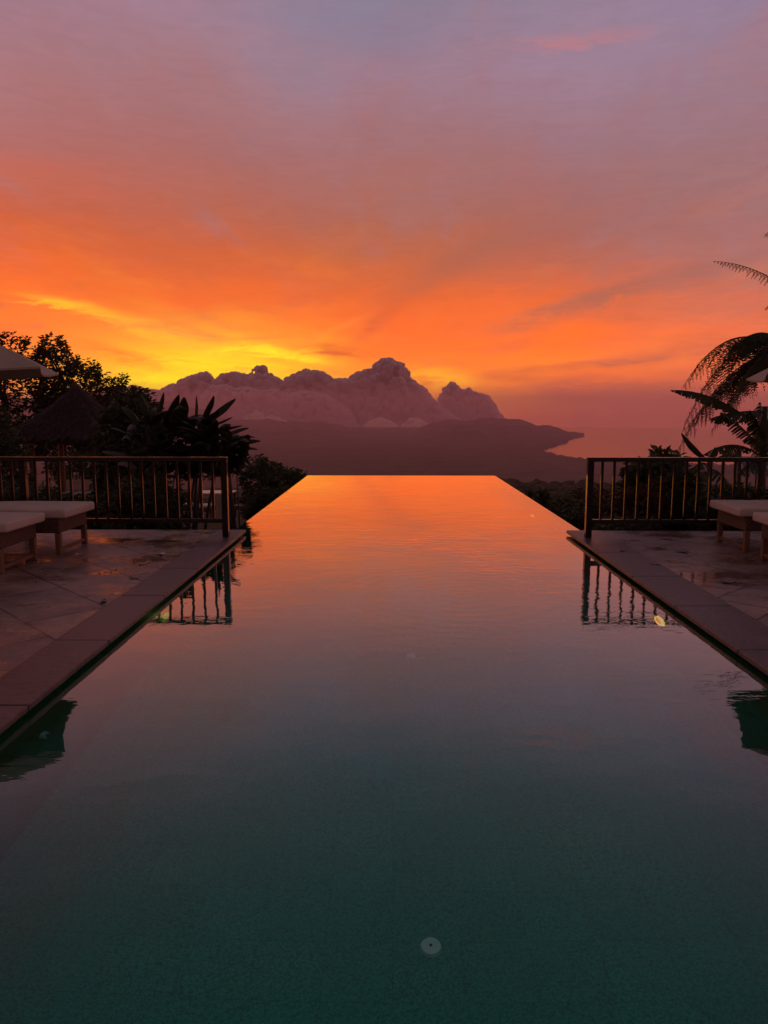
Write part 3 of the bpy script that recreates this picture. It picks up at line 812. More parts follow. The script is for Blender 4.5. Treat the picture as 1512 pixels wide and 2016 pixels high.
# ------------------------------------------------------------------ plants
def spray(mb, base, d, length, leaves, ls, rr, lw=0.38, droop=0.3):
    """a twig carrying narrow leaves"""
    d = d.normalized(); side = d.cross(Vector((0, 0, 1)))
    if side.length < 0.1: side = Vector((1, 0, 0))
    side.normalize()
    for i in range(leaves):
        t = (i+0.6)/leaves; p = base + d*length*t
        s = 1 if i % 2 else -1
        a = (d*rr.uniform(0.3, 0.9) + side*s*rr.uniform(0.5, 1.0) + Vector((rr.uniform(-.6,.6), rr.uniform(-.6,.6), rr.uniform(-.5,.5)-droop))).normalized()
        l = ls*rr.uniform(0.7, 1.2)
        b = a.cross(Vector((rr.uniform(-1,1), rr.uniform(-1,1), rr.uniform(-1,1))))
        if b.length < 0.1: continue
        b = b.normalized()*l*lw*0.5
        q = p + a*l*0.45
        mb.add([p, q + b, p + a*l + Vector((0,0,-0.12*l)), q - b], [(0, 1, 2, 3)])

def leafy(name, label, cat, outline, bottom, Y, depth, n, ls, m, seed, ground, trunk_px=None, spl=0.5, leaves=10, group=None, tr=0.09, lw=0.38, parts=('trunk','crown'), limbs=7, up=0.5, bark=None):
    """a tree or shrub whose crown fills the given outline in elevation and a rounded depth"""
    rr = random.Random(seed)
    xs = [p[0] for p in outline]; cx = trunk_px if trunk_px is not None else 0.5*(xs[0]+xs[-1])
    cy = min(p[1] for p in outline)*0.45 + bottom*0.55
    foot = at(cx, bottom, Y); foot.z = ground
    t = thing(name, label, cat, foot, group)
    cen = at(cx, cy, Y)
    mb = MB(); tips = []
    cols_ = [interp(xs[0] + (xs[-1]-xs[0])*k/40, outline) for k in range(41)]
    tot = 0; tries = 0
    while tot < n and tries < n*20:
        tries += 1
        px = rr.uniform(xs[0], xs[-1]); top = interp(px, outline)
        py = rr.uniform(min(cols_), bottom)
        if py < top + 4: continue
        hx = (px - 0.5*(xs[0]+xs[-1]))/(0.5*(xs[-1]-xs[0]))
        dep = depth*math.sqrt(max(0.05, 1-hx*hx))
        p = at(px, py, Y + rr.uniform(-dep, dep))
        if mnoise.noise(p*(0.9/spl) ) < -0.12 and rr.random() < 0.8: continue
        d = (p - cen).normalized()*0.7 + Vector((rr.uniform(-.6,.6), rr.uniform(-.6,.6), rr.uniform(-.2,.9)*up*2))
        L = spl*rr.uniform(.6, 1.2)
        spray(mb, p - d.normalized()*L*0.7, d, L, leaves, ls, rr, lw)
        tot += 1
        if len(tips) < limbs and (p - cen).length > 0.3*depth: tips.append(p)
    tb = MB()
    h = cen.z - ground
    tb.tube([foot + Vector((0,0,-.1)), foot + Vector((.06*h, 0, h*.4)), foot + Vector((0, .04*h, h*.8)), cen], [tr*1.25, tr, tr*.8, tr*.55], 8)
    for p in tips:
        s0 = foot.lerp(cen, rr.uniform(.5, .95)); mid = s0.lerp(p, .5) + Vector((0, 0, .12*(p-s0).length))
        tb.tube([s0, mid, p], [tr*.5, tr*.32, tr*.1], 6)
    tb.build(parts[0], bark or M['bark'], t, smooth=True); mb.build(parts[1], m, t)
    return t

G1 = -1.95
leafy('broadleaf_tree', 'sparse broadleaf tree behind the left parasol, at the photo edge', 'tree', [(-170,668),(-60,640),(0,650),(30,646),(52,662),(66,690),(95,725)], 900, 30, 2.0, 950, .23, M['tree_leaf'], 21, -4, 10, .55, 10, tr=.16, limbs=14)
leafy('broadleaf_tree', 'broadleaf tree with glowing gaps rising behind the thatched roof', 'tree', [(70,676),(88,660),(108,655),(126,664),(138,690),(160,706),(182,706),(200,722),(214,745),(232,736),(248,734),(252,772)], 900, 31, 2.2, 1050, .22, M['tree_leaf'], 22, -4, 150, .5, 10, tr=.15, limbs=16)
leafy('shrub', 'dark leafy shrub filling the space left of the pavilion', 'shrub', [(-120,782),(-20,785),(12,800),(34,830),(58,872)], 985, 18.5, 0.9, 800, .14, M['shrub_leaf'], 23, G1, None, .4, 9, parts=('stem','foliage'), tr=.05)
leafy('shrub', 'dark leafy shrub seen between the pavilion posts', 'shrub', [(90,900),(130,885),(180,890),(230,880),(260,890)], 985, 26, 0.8, 420, .16, M['shrub_leaf'], 24, G1, None, .4, 9, parts=('stem','foliage'), tr=.05)
leafy('shrub', 'dense dark shrub between the pavilion and the paddle-leaved plants', 'shrub', [(186,868),(200,822),(222,786),(240,770),(262,764),(290,768),(310,790),(325,830)], 985, 17, 0.9, 1250, .15, M['shrub_leaf'], 25, G1, None, .35, 9, parts=('stem','foliage'), tr=.05)
leafy('shrub', 'low brownish shrub behind the middle of the left railing', 'shrub', [(215,960),(250,940),(290,935),(330,945),(365,970)], 1050, 13, 0.7, 600, .12, M['shrub_leaf'], 26, G1, None, .3, 9, parts=('stem','foliage'), tr=.03)
leafy('shrub', 'dark shrub behind the left loungers and railing', 'shrub', [(-40,960),(30,950),(90,955),(150,975),(215,965)], 1060, 14, 0.7, 700, .13, M['shrub_leaf'], 27, G1, None, .3, 9, parts=('stem','foliage'), tr=.03)
leafy('shrub', 'small tree with upright leaf tufts right of the left railing post', 'shrub', [(478,925),(495,905),(512,893),(528,905),(545,915),(556,940)], 1010, 23, 0.9, 420, .16, M['shrub_leaf'], 28, -2.2, None, .35, 9, parts=('stem','foliage'), tr=.05)
leafy('shrub', 'rounded dark shrub touching the far left pool corner', 'shrub', [(520,935),(545,910),(560,918),(582,922),(598,928),(612,945)], 985, 25, 1.1, 600, .15, M['shrub_leaf'], 29, -2.4, None, .35, 9, parts=('stem','foliage'), tr=.05)
leafy('shrub', 'dark shrub hugging the left side of the pool past the railing', 'shrub', [(488,1000),(500,978),(515,962),(545,955),(575,960)], 1045, 15.5, 0.4, 380, .12, M['shrub_leaf'], 30, G1, 515, .28, 9, parts=('stem','foliage'), tr=.03)

# leaf blades -----------------------------------------------------------------
def blade(mb, rib, base, tip, W, sag, rr, splits=0, fold=0.35, hang=0.0, n=16, pet=0.12, sidevec=None):
    """a long leaf from base to tip: arched midrib, two half blades, torn where splits"""
    base, tip = Vector(base), Vector(tip); ax = tip - base; L = ax.length
    sv = sidevec if sidevec is not None else ax.cross(Vector((0, 0, 1)))
    if sv.length < 1e-3: sv = Vector((1, 0, 0))
    sv = sv.normalized()
    def mid(t): return base.lerp(tip, t) + Vector((0, 0, sag*L*4*t*(1-t)))
    rib.tube([mid(t/8) for t in range(9)], [0.014*(1-.85*t/8)*max(.6, L) for t in range(9)], 5)
    def w(t):
        u = (t-pet)/(1-pet)
        return 0.0 if u <= 0 else W*0.5*min(1, (math.sin(math.pi*min(1, u**0.72))**0.62)*1.02)
    def edge(t, s, extra=0.0):
        p = mid(t); tan = (mid(min(1, t+.02)) - mid(max(0, t-.02))).normalized()
        upv = sv.cross(tan); upv = upv if upv.z > 0 else -upv
        ww = w(t)*(1+extra)
        d = (sv*s*math.cos(fold) - upv*math.sin(fold))
        return p + d*ww + tan*ww*0.25 + Vector((0, 0, -hang*ww))
    for s in (-1, 1):
        if splits:
            t = pet
            while t < 0.99:
                t1 = min(1.0, t + rr.uniform(0.5, 1.4)/splits); g = rr.uniform(.05, .35)*(t1-t); ex = rr.uniform(-.3, .12)
                dz = Vector((0, 0, -rr.uniform(0, .3)*w(.5*(t+t1))))
                p0, p1 = mid(t), mid(t1 - g*.2); tm = .5*(t+t1)
                e0, e1 = edge(t + g*.5, s, ex) + dz, edge(max(t+g*.6, t1 - g), s, ex*.5) + dz
                m0, m1 = (p0+e0)*.5 + Vector((0,0,.04*W)), (p1+e1)*.5 + Vector((0,0,.04*W))
                mb.add([p0, p1, m1, m0, e1, e0], [(0, 1, 2, 3), (3, 2, 4, 5)]); t = t1
        else:
            vs = []
            for i in range(n+1):
                t = i/n; e = edge(t, s, 0.04*math.sin(13*t + s)); p = mid(t)
                vs += [p, (p+e)*.5 + Vector((0, 0, .05*W*(w(t)/(W*.5+1e-6)))), e]
            fs = []
            for i in range(n):
                for j in range(2):
                    b = 3*i+j; fs.append((b, b+1, b+4, b+3))
            mb.add(vs, fs)

def paddle_plant(name, label, cat, foot, leaves, m, seed, group, splits=0, hang=0.0, stems=None):
    rr = random.Random(seed)
    t = thing(name, label, cat, foot, group)
    sb = MB(); nst = 0
    for (fx, fy), top, r in (stems or []):
        a = Vector((fx, fy, foot[2])); tp = Vector(top)
        sb.tube([a + Vector((0,0,-.1)), a.lerp(tp, .5) + Vector((.02, .02, 0)), tp], [r*1.2, r, r*.7], 9)
    for base, tip, W, sag, sp in leaves:
        q = Vector((foot[0] + 0.25*(base[0]-foot[0]), foot[1] + 0.25*(base[1]-foot[1]), foot[2]))
        nst = nst + 1
        if not stems and (nst < 4 or nst % 16 == 0): sb.tube([q, q.lerp(Vector(base), .6) + Vector((0,0,.1)), base], [.02, .016, .011], 6)
        mb = MB(); blade(mb, mb, base, tip, W, sag, rr, sp, rr.uniform(.15, .6), hang)
        mb.build('leaf', m, t, smooth=True)
    sb.build('stem', M['bark'] if stems is None else M['pstem'], t, smooth=True)
    return t
M['pstem'] = simple('banana_stem', (0.04, 0.03, 0.016), 0.5, 0.4, 5, stretch=(1, 1, .3))

# left: clump of paddle-leaved plants; (tip px, base px) per leaf, then fill
PY = 14.0
def LP(b, t, W, sag, y0, y1): return (at(b[0], b[1], y0), at(t[0], t[1], y1), W, sag, 0)
spec = {
 'short paddle-leaved plant with drooping leaf tips next to the dense shrub': (300, 13.6, [((300,850),(322,772),.26,.10), ((318,858),(352,776),.24,.12), ((300,840),(276,775),.24,.1), ((330,850),(365,782),.2,.06)], (255,350,790)),
 'paddle-leaved plant with a narrow upright leaf behind the left railing': (338, 14.2, [((352,850),(362,781),.26,.05), ((383,845),(386,777),.17,.0), ((395,835),(421,778),.17,.04), ((372,850),(345,795),.24,.1)], (325,410,800)),
 'tallest paddle-leaved plant with one long leaf sweeping up to the right': (356, 13.8, [((392,842),(464,784),.26,.06), ((395,850),(430,808),.22,.1), ((405,842),(459,820),.1,.0), ((410,860),(478,838),.2,.08)], (360,440,815)),
 'paddle-leaved plant with leaves fanned flat over the railing end': (476, 14.4, [((428,868),(491,842),.24,.1), ((440,880),(503,861),.24,.16), ((445,888),(514,868),.24,.14), ((440,895),(509,885),.22,.14), ((430,880),(470,855),.26,.1)], (395,480,845)),
}
for k, (lab, (fx, y, ls, (a, b, top))) in enumerate(spec.items()):
    rr = random.Random(50+k); lv = []
    for bb, tt, W, sag in ls:
        y1 = y + rr.uniform(-.5, .5); lv.append(LP(bb, tt, W, sag, y, y1))
    for j in range(60):
        bx_, tx = rr.uniform(a, b), None
        by = rr.uniform(top+50, 948); L = rr.uniform(45, 95); an = rr.uniform(-1.5, 1.5)
        tx, ty = bx_ + L*math.sin(an), by - L*math.cos(an)*rr.uniform(.3, 1)
        if ty < top + 8: ty = top + rr.uniform(8, 40)
        if tx > b + 20: tx = b + rr.uniform(0, 20)
        q_ = LP((bx_, by), (tx, ty), rr.uniform(.14, .25), rr.uniform(.04, .26), y + rr.uniform(-.4, .4), y + rr.uniform(-.9, .9))
        lv.append(q_[:4] + ((9,) if j % 3 == 0 else (0,)))
    f = at(fx, 1000, y); f.z = G1
    paddle_plant('paddle_plant', lab, 'plant', f, lv, M['paddle_leaf'], 60+k, 'paddle-leaved plants behind the left railing', hang=.25)

# right: banana plants
def BL(b, t, W, sag, y0, y1, sp=16): return (at(b[0], b[1], y0), at(t[0], t[1], y1), W*1.33, sag, sp)
BY = 16.0
f = at(1500, 1000, BY); f.z = G1
paddle_plant('banana_plant', 'banana plant with tattered leaves at the right photo edge', 'plant', f,
    [BL((1510,812),(1398,824),.42,.05,BY,BY-.4,18), BL((1500,888),(1418,812),.26,.06,BY,BY-.5,22), BL((1508,900),(1496,792),.46,.02,BY,BY+.3,20),
     BL((1530,800),(1600,740),.5,.1,BY,BY+.3,16), BL((1490,893),(1384,896),.26,.13,BY,BY-.6,16), BL((1480,830),(1320,768),.24,.10,BY+.1,BY+.6,18), BL((1512,905),(1450,935),.3,.12,BY,BY-.5,14), BL((1506,872),(1476,808),.3,.04,BY,BY-.3,18), BL((1506,806),(1484,884),.34,.06,BY,BY-.3,16), BL((1510,822),(1530,905),.36,.05,BY,BY-.35,16), BL((1504,850),(1492,930),.3,.05,BY,BY-.35,14)],
    M['banana_leaf'], 71, 'banana plants on the right', hang=.55, stems=[((f.x, f.y), at(1506, 800, BY), .09), ((f.x-.45, f.y+.1), at(1456, 888, BY+.1), .06)])
f = at(1395, 1000, 15.0); f.z = G1
paddle_plant('banana_plant', 'young banana plant with a stubby folded leaf above the right railing', 'plant', f,
    [BL((1398,912),(1342,852),.2,.0,15.0,14.8,0), BL((1395,905),(1408,880),.16,.04,15.0,15.1,0), BL((1400,912),(1462,900),.24,.16,15.0,15.3,12), BL((1395,915),(1350,940),.26,.16,15.0,14.5,12), BL((1395,925),(1440,965),.3,.2,15.0,14.5,10), BL((1390,930),(1375,985),.3,.25,15.0,14.4,9)],
    M['banana_leaf'], 72, 'banana plants on the right', hang=.3, stems=[((f.x, f.y), at(1397, 908, 15.0), .07)])

# tree ferns
def frond(root, p0, p1, p2, L_p, rr, m, droop=.8, n=25, dens=11):
    """arching rachis p0-p1-p2 with hanging pinnae, each a comb of leaflets"""
    p0, p1, p2 = Vector(p0), Vector(p1), Vector(p2); mb = MB()
    c = 2*p1 - 0.5*(p0+p2)
    B = lambda t: p0*(1-t)**2 + c*2*t*(1-t) + p2*t*t
    mb.tube([B(i/14) for i in range(15)], [.016*(1-.85*i/14) for i in range(15)], 5)
    for i in range(n):
        t = .1 + .9*(i+.5)/n; p = B(t); tan = (B(min(1, t+.02))-B(t-.02)).normalized()
        sv = tan.cross(Vector((0, 0, 1))); sv = sv.normalized() if sv.length > .05 else Vector((0, 1, 0))
        ll = 1.5*L_p*(math.sin(math.pi*min(.97, .12+.88*t))**.6)*rr.uniform(.62, 1.18)
        for s in (-1, 1):
            d = (sv*s*.8 + tan*.55 + Vector((0, 0, -droop*rr.uniform(.7, 1.3)))).normalized()
            q_prev = p; dd = d.copy()
            for j in range(dens):
                dd = (dd + Vector((0, 0, -.09*droop))).normalized()
                q = q_prev + dd*ll/dens
                lw = ll*.165*(1-(j/dens)**1.5)*rr.uniform(.7, 1.15)+.012
                sd_ = dd.cross(tan); sd_ = sd_.normalized() if sd_.length > .05 else sv
                for s2 in (-1, 1):
                    e = (tan*s2*.8 + sd_*rr.uniform(-.4,.4) + dd*.45).normalized()*lw
                    o_ = dd*ll/dens*.42
                    mb.add([q_prev, q_prev + e*.9 - dd*.001, q_prev + e + o_*.6, q_prev + o_*1.25], [(0, 1, 2, 3)])
                mb.add([q_prev, q_prev + tan*.005, q + tan*.004, q], [(0, 1, 2, 3)])
                q_prev = q
    return mb.build('frond', m, root)
def tree_fern(label, crown, ground, fronds, seed, m):
    rr = random.Random(seed)
    crown = Vector(crown); foot = Vector((crown.x+.15, crown.y+.1, ground))
    t = thing('tree_fern', label, 'tree fern', foot, 'tree ferns on the right')
    mb = MB(); mb.tube([foot, foot.lerp(crown, .5)+Vector((.05,0,0)), crown], [.13, .1, .08], 10); mb.build('trunk', M['bark'], t, smooth=True)
    for p1, p2, L in fronds: frond(t, crown, p1, p2, L, rr, m)
    return t
FY = 15.0
C1 = at(1545, 690, FY)
tree_fern('tree fern whose drooping fronds arch in from the right photo edge', C1, G1, [
    (at(1440, 668, FY-.3), at(1345, 762, FY-.8), .42), (at(1440, 700, FY-.6), at(1344, 850, FY-1.0), .42), (at(1462, 722, FY-.2), at(1352, 842, FY-.3), .45),
    (at(1430, 745, FY-.1), at(1328, 900, FY-.2), .4), (at(1475, 735, FY+.3), at(1400, 850, FY+.7), .42), (at(1500, 655, FY-.2), at(1432, 690, FY-.5), .4), (at(1490, 700, FY+.5), at(1410, 790, FY+1.2), .45), (at(1490, 712, FY-.8), at(1440, 800, FY-1.5), .4),
    (at(1485, 660, FY+.4), at(1400, 730, FY+.9), .42), (at(1580, 640, FY-.3), at(1680, 720, FY-.6), .42), (at(1600, 640, FY+.5), at(1700, 720, FY+1), .42), (at(1545, 640, FY+1), at(1540, 700, FY+2), .42), (at(1540, 640, FY-1), at(1530, 710, FY-1.8), .42)], 81, M['fern_leaf'])
C2 = at(1590, 600, FY+1.5)
tree_fern('taller tree fern with one thin frond reaching into the open sky', C2, G1, [
    (at(1500, 538, FY+1.2), at(1404, 514, FY+1.0), .13), (at(1560, 470, FY+1.2), at(1506, 462, FY+1.0), .2), (at(1545, 590, FY+1.0), at(1506, 608, FY+.5), .15), (at(1680, 520, FY+1.2), at(1780, 560, FY+1.0), .4), (at(1640, 480, FY+2.2), at(1660, 520, FY+3.0), .4), (at(1600, 500, FY+.5), at(1640, 560, FY-.6), .4)], 82, M['fern_leaf'])

# shrubs behind the right railing and down the slope
SG = 'shrubs behind the right railing'
leafy('shrub', 'frangipani-like shrub whose leaf tufts top the right railing', 'shrub', [(1278,905),(1288,886),(1298,880),(1312,882),(1324,890),(1340,905)], 985, 12.5, .5, 130, .17, M['shrub_leaf'], 31, G1, 1305, .25, 8, SG, .03, parts=('stem','foliage'), up=1.0)
leafy('shrub', 'reddish brown shrub behind the first bars of the right railing', 'shrub', [(1186,1000),(1205,978),(1232,965),(1262,955),(1290,945),(1310,960)], 1060, 10.8, .4, 560, .1, M['red_leaf'], 32, G1, None, .25, 9, SG, .025, parts=('stem','foliage'))
leafy('shrub', 'dark upright shrub behind the right railing left of the young banana', 'shrub', [(1228,925),(1250,908),(1275,905),(1310,905),(1345,910),(1372,930)], 1060, 11.4, .5, 1300, .12, M['shrub_leaf'], 33, G1, None, .28, 9, SG, .03, parts=('stem','foliage'))
leafy('shrub', 'black-green shrub behind the loungers under the banana leaves', 'shrub', [(1360,985),(1400,965),(1450,955),(1500,965),(1560,960)], 1070, 10.8, .6, 900, .12, M['shrub_leaf'], 34, G1, None, .28, 9, SG, .03, parts=('stem','foliage'))
leafy('shrub', 'low weedy shrub directly behind the right railing post', 'shrub', [(1160,1030),(1185,1018),(1215,1012),(1250,1015),(1290,1022)], 1062, 10.2, .3, 130, .1, M['grass_leaf'], 35, -1.2, None, .22, 8, SG, .02, parts=('stem','foliage'))
SL = 'shrubs on the slope right of the pool'
for k, (ol, bt, y, n, ls, lab, mm) in enumerate([
    ([(1052,978),(1064,962),(1072,955),(1082,968),(1092,985)], 1010, 24, 110, .2, 'upright dark shrub on the slope right of the far pool corner', 'shrub_leaf'),
    ([(1085,985),(1102,970),(1118,968),(1135,985)], 1040, 17, 130, .15, 'leafy olive shrub on the slope beside the middle of the pool edge', 'grass_leaf'),
    ([(1112,1005),(1130,988),(1150,982),(1172,985),(1195,1000)], 1060, 13, 200, .12, 'dark shrub on the slope just left of the right railing post', 'shrub_leaf'),
    ([(1030,968),(1042,960),(1055,962),(1066,975)], 1005, 27, 80, .2, 'small dim shrub on the slope nearest the far pool corner', 'shrub_leaf'),
    ([(1120,975),(1140,962),(1165,958),(1190,962),(1215,975)], 1020, 22, 150, .18, 'hazy brown shrub on the slope behind the right railing post', 'red_leaf')]):
    leafy('shrub', lab, 'shrub', ol, bt, y, .5, n, ls, M[mm], 40+k, -3.2 if y > 20 else -2.2, None, .35, 8, SL, .025, parts=('stem','foliage'))

# weeds that nobody could count, on the banks beside the pool
def weeds():
    rr = random.Random(9); mb = MB()
    for i in range(3600):
        side = rr.random() < .6
        y = rr.uniform(10, 30); x = (2.6 + rr.random()**1.4*6) if side else (-2.3 - rr.random()**1.4*0.8)
        if -2.2 < x < 2.6 and y < 18.5: continue
        g = float(np.interp(math.hypot(x, y), [22, 40], [-1.95, -4.6])); h = rr.uniform(.25, 1.15)
        if y < 18.3: h *= 1.3
        a = rr.uniform(0, 6.28); w = rr.uniform(.008, .022); lean = rr.uniform(.1, .5)*h
        p = Vector((x, y, g)); d = Vector((math.cos(a), math.sin(a), 0)); s = Vector((-d.y, d.x, 0))*w
        m1 = p + Vector((0,0,h*.6)) + d*lean*.35; tp = p + Vector((0,0,h)) + d*lean
        mb.add([p-s, p+s, m1+s*.8, m1-s*.8, tp], [(0, 1, 2, 3), (3, 2, 4)])
    o = mb.build('weeds', M['grass_leaf']); o['kind'] = 'stuff'
weeds()

# a wood far down the slope: crowns that read as one mass
def far_wood():
    rr = random.Random(15); mb = MB()
    ico = bmesh.new(); bmesh.ops.create_icosphere(ico, subdivisions=2, radius=1.0)
    iv = [v.co.copy() for v in ico.verts]; fi = [tuple(v.index for v in f.verts) for f in ico.faces]; ico.free()
    rz = ([22, 40, 90, 200, 300, 420, 800], [-1.95, -4.6, -12, -23, -30, -62, -118])
    for i in range(1500):
        r = 60*(420/60)**rr.random(); a = R(rr.uniform(-6, 36))
        x, y = r*math.sin(a), r*math.cos(a); g = float(np.interp(r, *rz))
        s = rr.uniform(1.2, 2.6)*min(1.5, .5 + r/200); ph = rr.uniform(0, 50)
        vs = []
        for v in iv:
            n = mnoise.noise(v*2.3 + Vector((ph, 0, 0))); k = 1 + .5*n
            vs.append((x + v.x*s*k, y + v.y*s*k, g + s*.5 + v.z*s*.85*k))
        mb.add(vs, fi)
    o = mb.build('far_wood', M['land']); o['kind'] = 'stuff'
far_wood()

# ------------------------------------------------------------------ thatched pavilion on the lower garden
def pavilion():
    Y = 22.0; c = at(158, 950, Y); cx, cy = c.x, Y
    t = thing('thatched_pavilion', 'open pavilion with a steep dark thatched roof in the left garden', 'pavilion', (cx, cy, G1))
    mb = MB(); mb.box((cx-1.35, cy-1.35, G1-.05), (cx+1.35, cy+1.35, G1+.35)); mb.build('platform', M['post_wood'], t, bevel=.02)
    rr = random.Random(4); mb = MB(); n = 40; S = 14
    ez, az_, W = .86, 2.22, 1.52
    def ring(f, dz=0, k=1.0):
        out = []
        for i in range(4*n):
            e, u = divmod(i, n); u = u/n*2-1
            w = (.05 + (W-.05)*f)*k
            x, y = [(u, -1), (1, u), (-u, 1), (-1, -u)][e]
            rnd_ = 1 - .06*abs(u)**6
            z = az_ + (ez-az_)*(f**.88) + .1*(1-f)**3
            nz = mnoise.noise(Vector((x*w*4, y*w*4, f*6)))*.035
            out.append((cx + x*w*rnd_ + nz, cy + y*w*rnd_ + nz, z + dz + nz - (.05*rr.random() if f > .97 else 0)))
        return out
    vs = []; 
    for j in range(S+1): vs += ring(j/S)
    vs += ring(1.0, -.16, .96); vs += ring(.05, -.16)
    N = 4*n; fs = []
    for j in range(S+2):
        for i in range(N): fs.append((j*N+i, (j+1)*N+i, (j+1)*N+(i+1)%N, j*N+(i+1)%N))
    mb.add(vs, fs + [tuple(range(N))])
    # straw ends over the surface
    for i in range(6500):
        f = rr.random()**.6; e = rr.randrange(4); u = rr.uniform(-1, 1); w = .05 + (W-.05)*f
        x, y = [(u, -1), (1, u), (-u, 1), (-1, -u)][e]; ox, oy = [(0, -1), (1, 0), (0, 1), (-1, 0)][e]
        z = az_ + (ez-az_)*(f**.88) + .1*(1-f)**3
        p = Vector((cx + x*w, cy + y*w, z + .015)); d = Vector((ox*.9+rr.uniform(-.2,.2), oy*.9+rr.uniform(-.2,.2), -.75)).normalized()
        l = rr.uniform(.1, .3); s = Vector((-oy, ox, 0))*rr.uniform(.008, .02); up = Vector((ox*.07, oy*.07, .07))*rr.random()
        mb.add([p-s, p+s, p+d*l+s*.5+up, p+d*l-s*.5+up], [(0, 1, 2, 3)])
    roof = mb.build('roof', M['thatch'], t)
    mb = MB(); mb.tube([(cx, cy, az_-.02), (cx, cy, az_+.14), (cx, cy, az_+.2)], [.13, .09, .03], 10); mb.build('ridge_cap', M['thatch'], roof)
    for sx in (-1, 1):
        for sy in (-1, 1):
            mb = MB(); mb.tube([(cx+sx*.95, cy+sy*.95, G1+.35), (cx+sx*.95, cy+sy*.95, .80)], .085, 12); mb.build('post', M['post_wood'], t)
    for s in (-1, 1):
        mb = MB(); mb.box((cx-1.2, cy+s*.95-.05, .68), (cx+1.2, cy+s*.95+.05, .795)); mb.build('beam', M['post_wood'], t)
    d = thing('daybed', 'pale cushioned daybed standing under the thatched roof', 'daybed', (cx+.15, cy, G1+.352))
    mb = MB(); mb.box((cx-.62, cy-.5, G1+.352), (cx+.75, cy+.55, G1+.95)); mb.build('frame', M['wicker'], d, bevel=.02)
    mb = MB(); mb.box((cx-.6, cy-.48, G1+.952), (cx+.73, cy+.53, G1+1.12)); mb.build('mattress', M['cushion'], d, bevel=.04)
    mb = MB(); mb.box((cx-.6, cy+.36, G1+1.122), (cx+.73, cy+.5, G1+1.45)); mb.build('back_cushion', M['cushion'], d, bevel=.04)
pavilion()

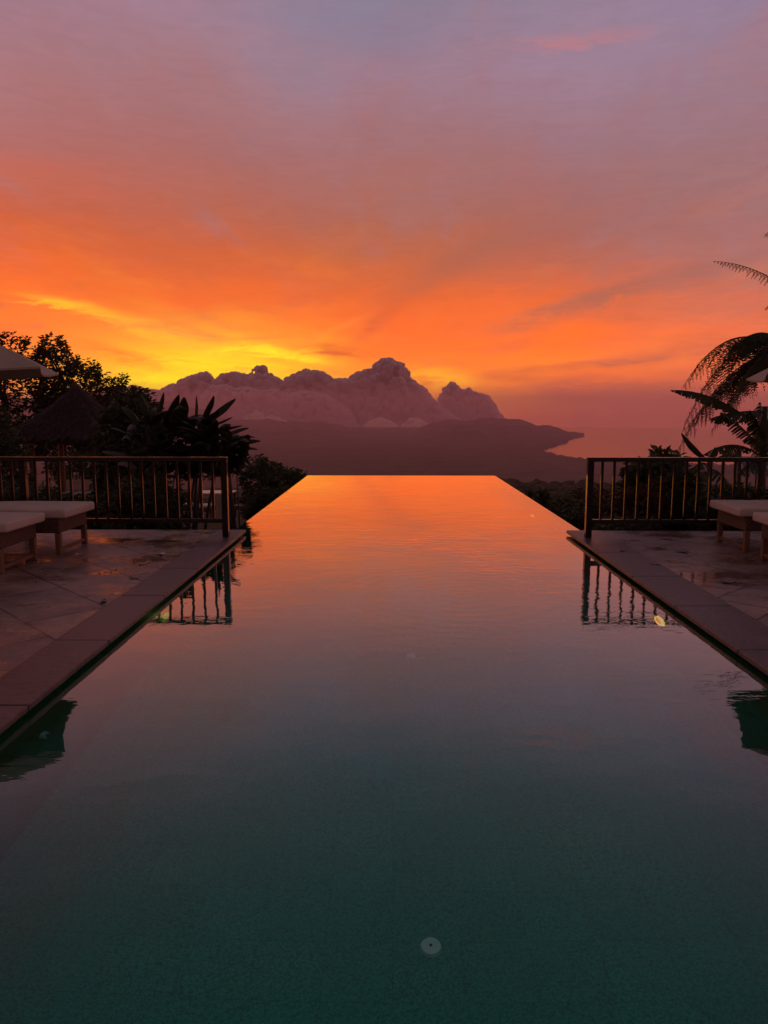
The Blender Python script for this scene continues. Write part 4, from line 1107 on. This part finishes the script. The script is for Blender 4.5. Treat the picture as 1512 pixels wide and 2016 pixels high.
# ------------------------------------------------------------------ garden dining set
def dining():
    Y = 23.0; tz = at(422, 968, Y).z
    c = at(424, 968, Y); x0, x1 = at(386, 968, Y).x, at(462, 968, Y).x; g = tz - .76
    t = thing('garden_table', 'white topped dining table seen past the left railing', 'table', (c.x, Y, g))
    mb = MB(); mb.box((x0, Y-.42, tz-.04), (x1, Y+.42, tz)); mb.build('tabletop', M['white_paint'], t, bevel=.008)
    for x in (x0+.08, x1-.08):
        for y in (Y-.34, Y+.34):
            mb = MB(); mb.box((x-.03, y-.03, g), (x+.03, y+.03, tz-.041)); mb.build('leg', M['post_wood'], t)
    def chair(cx, cy, lab, sgn, cush):
        k = thing('wicker_chair', lab, 'chair', (cx, cy, g), 'wicker chairs around the garden table')
        mb = MB(); mb.box((cx-.27, cy-.26, g+.3), (cx+.27, cy+.26, g+.42)); mb.build('seat', M['wicker'], k, bevel=.015)
        mb = MB(); mb.add([(cx+sgn*.2, cy-.26, g+.42), (cx+sgn*.27, cy-.26, g+.42), (cx+sgn*.27, cy+.26, g+.42), (cx+sgn*.2, cy+.26, g+.42),
            (cx+sgn*.29, cy-.26, g+.92), (cx+sgn*.34, cy-.26, g+.92), (cx+sgn*.34, cy+.26, g+.92), (cx+sgn*.29, cy+.26, g+.92)],
            [(3,2,1,0),(4,5,6,7),(0,1,5,4),(1,2,6,5),(2,3,7,6),(3,0,4,7)]); mb.build('backrest', M['wicker'], k, bevel=.01)
        for sx in (-.22, .22):
            for sy in (-.21, .21):
                mb = MB(); mb.box((cx+sx-.025, cy+sy-.025, g), (cx+sx+.025, cy+sy+.025, g+.299)); mb.build('leg', M['wicker'], k)
        for sy in (-.25, .25):
            mb = MB(); mb.tube([(cx-sgn*.22, cy+sy, g+.42), (cx-sgn*.2, cy+sy, g+.6), (cx+sgn*.2, cy+sy, g+.62)], .024, 6); mb.build('armrest', M['wicker'], k)
        if cush:
            mb = MB(); mb.box((cx-.25, cy-.24, g+.422), (cx+.19, cy+.24, g+.5)); mb.build('seat_cushion', M['white_paint'], k, bevel=.025)
    a = at(376, 990, 22.2); chair(a.x, 22.2, 'wicker armchair with a white seat cushion left of the garden table', -1, True)
    a = at(405, 990, 22.0); chair(a.x, 21.9, 'wicker armchair with white cushion pulled up before the garden table', -1, True)
    a = at(474, 990, 22.4); chair(a.x, 22.4, 'brown high backed wicker chair at the right end of the garden table', 1, False)
dining()

# blue canopy glimpsed through the right railing
def canopy_tent():
    Y = 19.0; p = at(1500, 906, Y)
    t = thing('awning', 'blue grey cloth awning glimpsed through the right railing', 'awning', (p.x+.5, Y, G1))
    mb = MB(); z = p.z; x0, x1 = at(1466, 906, Y).x, at(1466, 906, Y).x + 1.8
    mb.add([(x0, Y-.6, z-.18), (x1, Y-.6, z-.18), (x1, Y+.6, z+.06), (x0, Y+.6, z+.06), (x0, Y-.6, z-.36), (x1, Y-.6, z-.36), (x1, Y+.6, z+.03), (x0, Y+.6, z+.03)],
           [(0,1,2,3),(0,4,5,1),(3,2,6,7),(0,3,7,4),(1,5,6,2)]); mb.build('cloth', M['blue_cloth'], t)
    for x in (x0+.05, x1-.05):
        for y in (Y-.55, Y+.55):
            mb = MB(); mb.tube([(x, y, G1), (x, y, z-.2 if y < Y else z)], .02, 8); mb.build('post', M['iron'], t)
canopy_tent()

# ------------------------------------------------------------------ render settings
sc.view_settings.view_transform = 'Standard'; sc.view_settings.look = 'None'
sc.view_settings.exposure = 0.0; sc.view_settings.gamma = 1.0
cy = sc.cycles
cy.max_bounces = 10; cy.transmission_bounces = 8; cy.glossy_bounces = 4; cy.diffuse_bounces = 3; cy.volume_bounces = 2; cy.transparent_max_bounces = 8
cy.use_denoising = True; cy.sample_clamp_indirect = 6.0
cy.caustics_reflective = True; cy.caustics_refractive = True
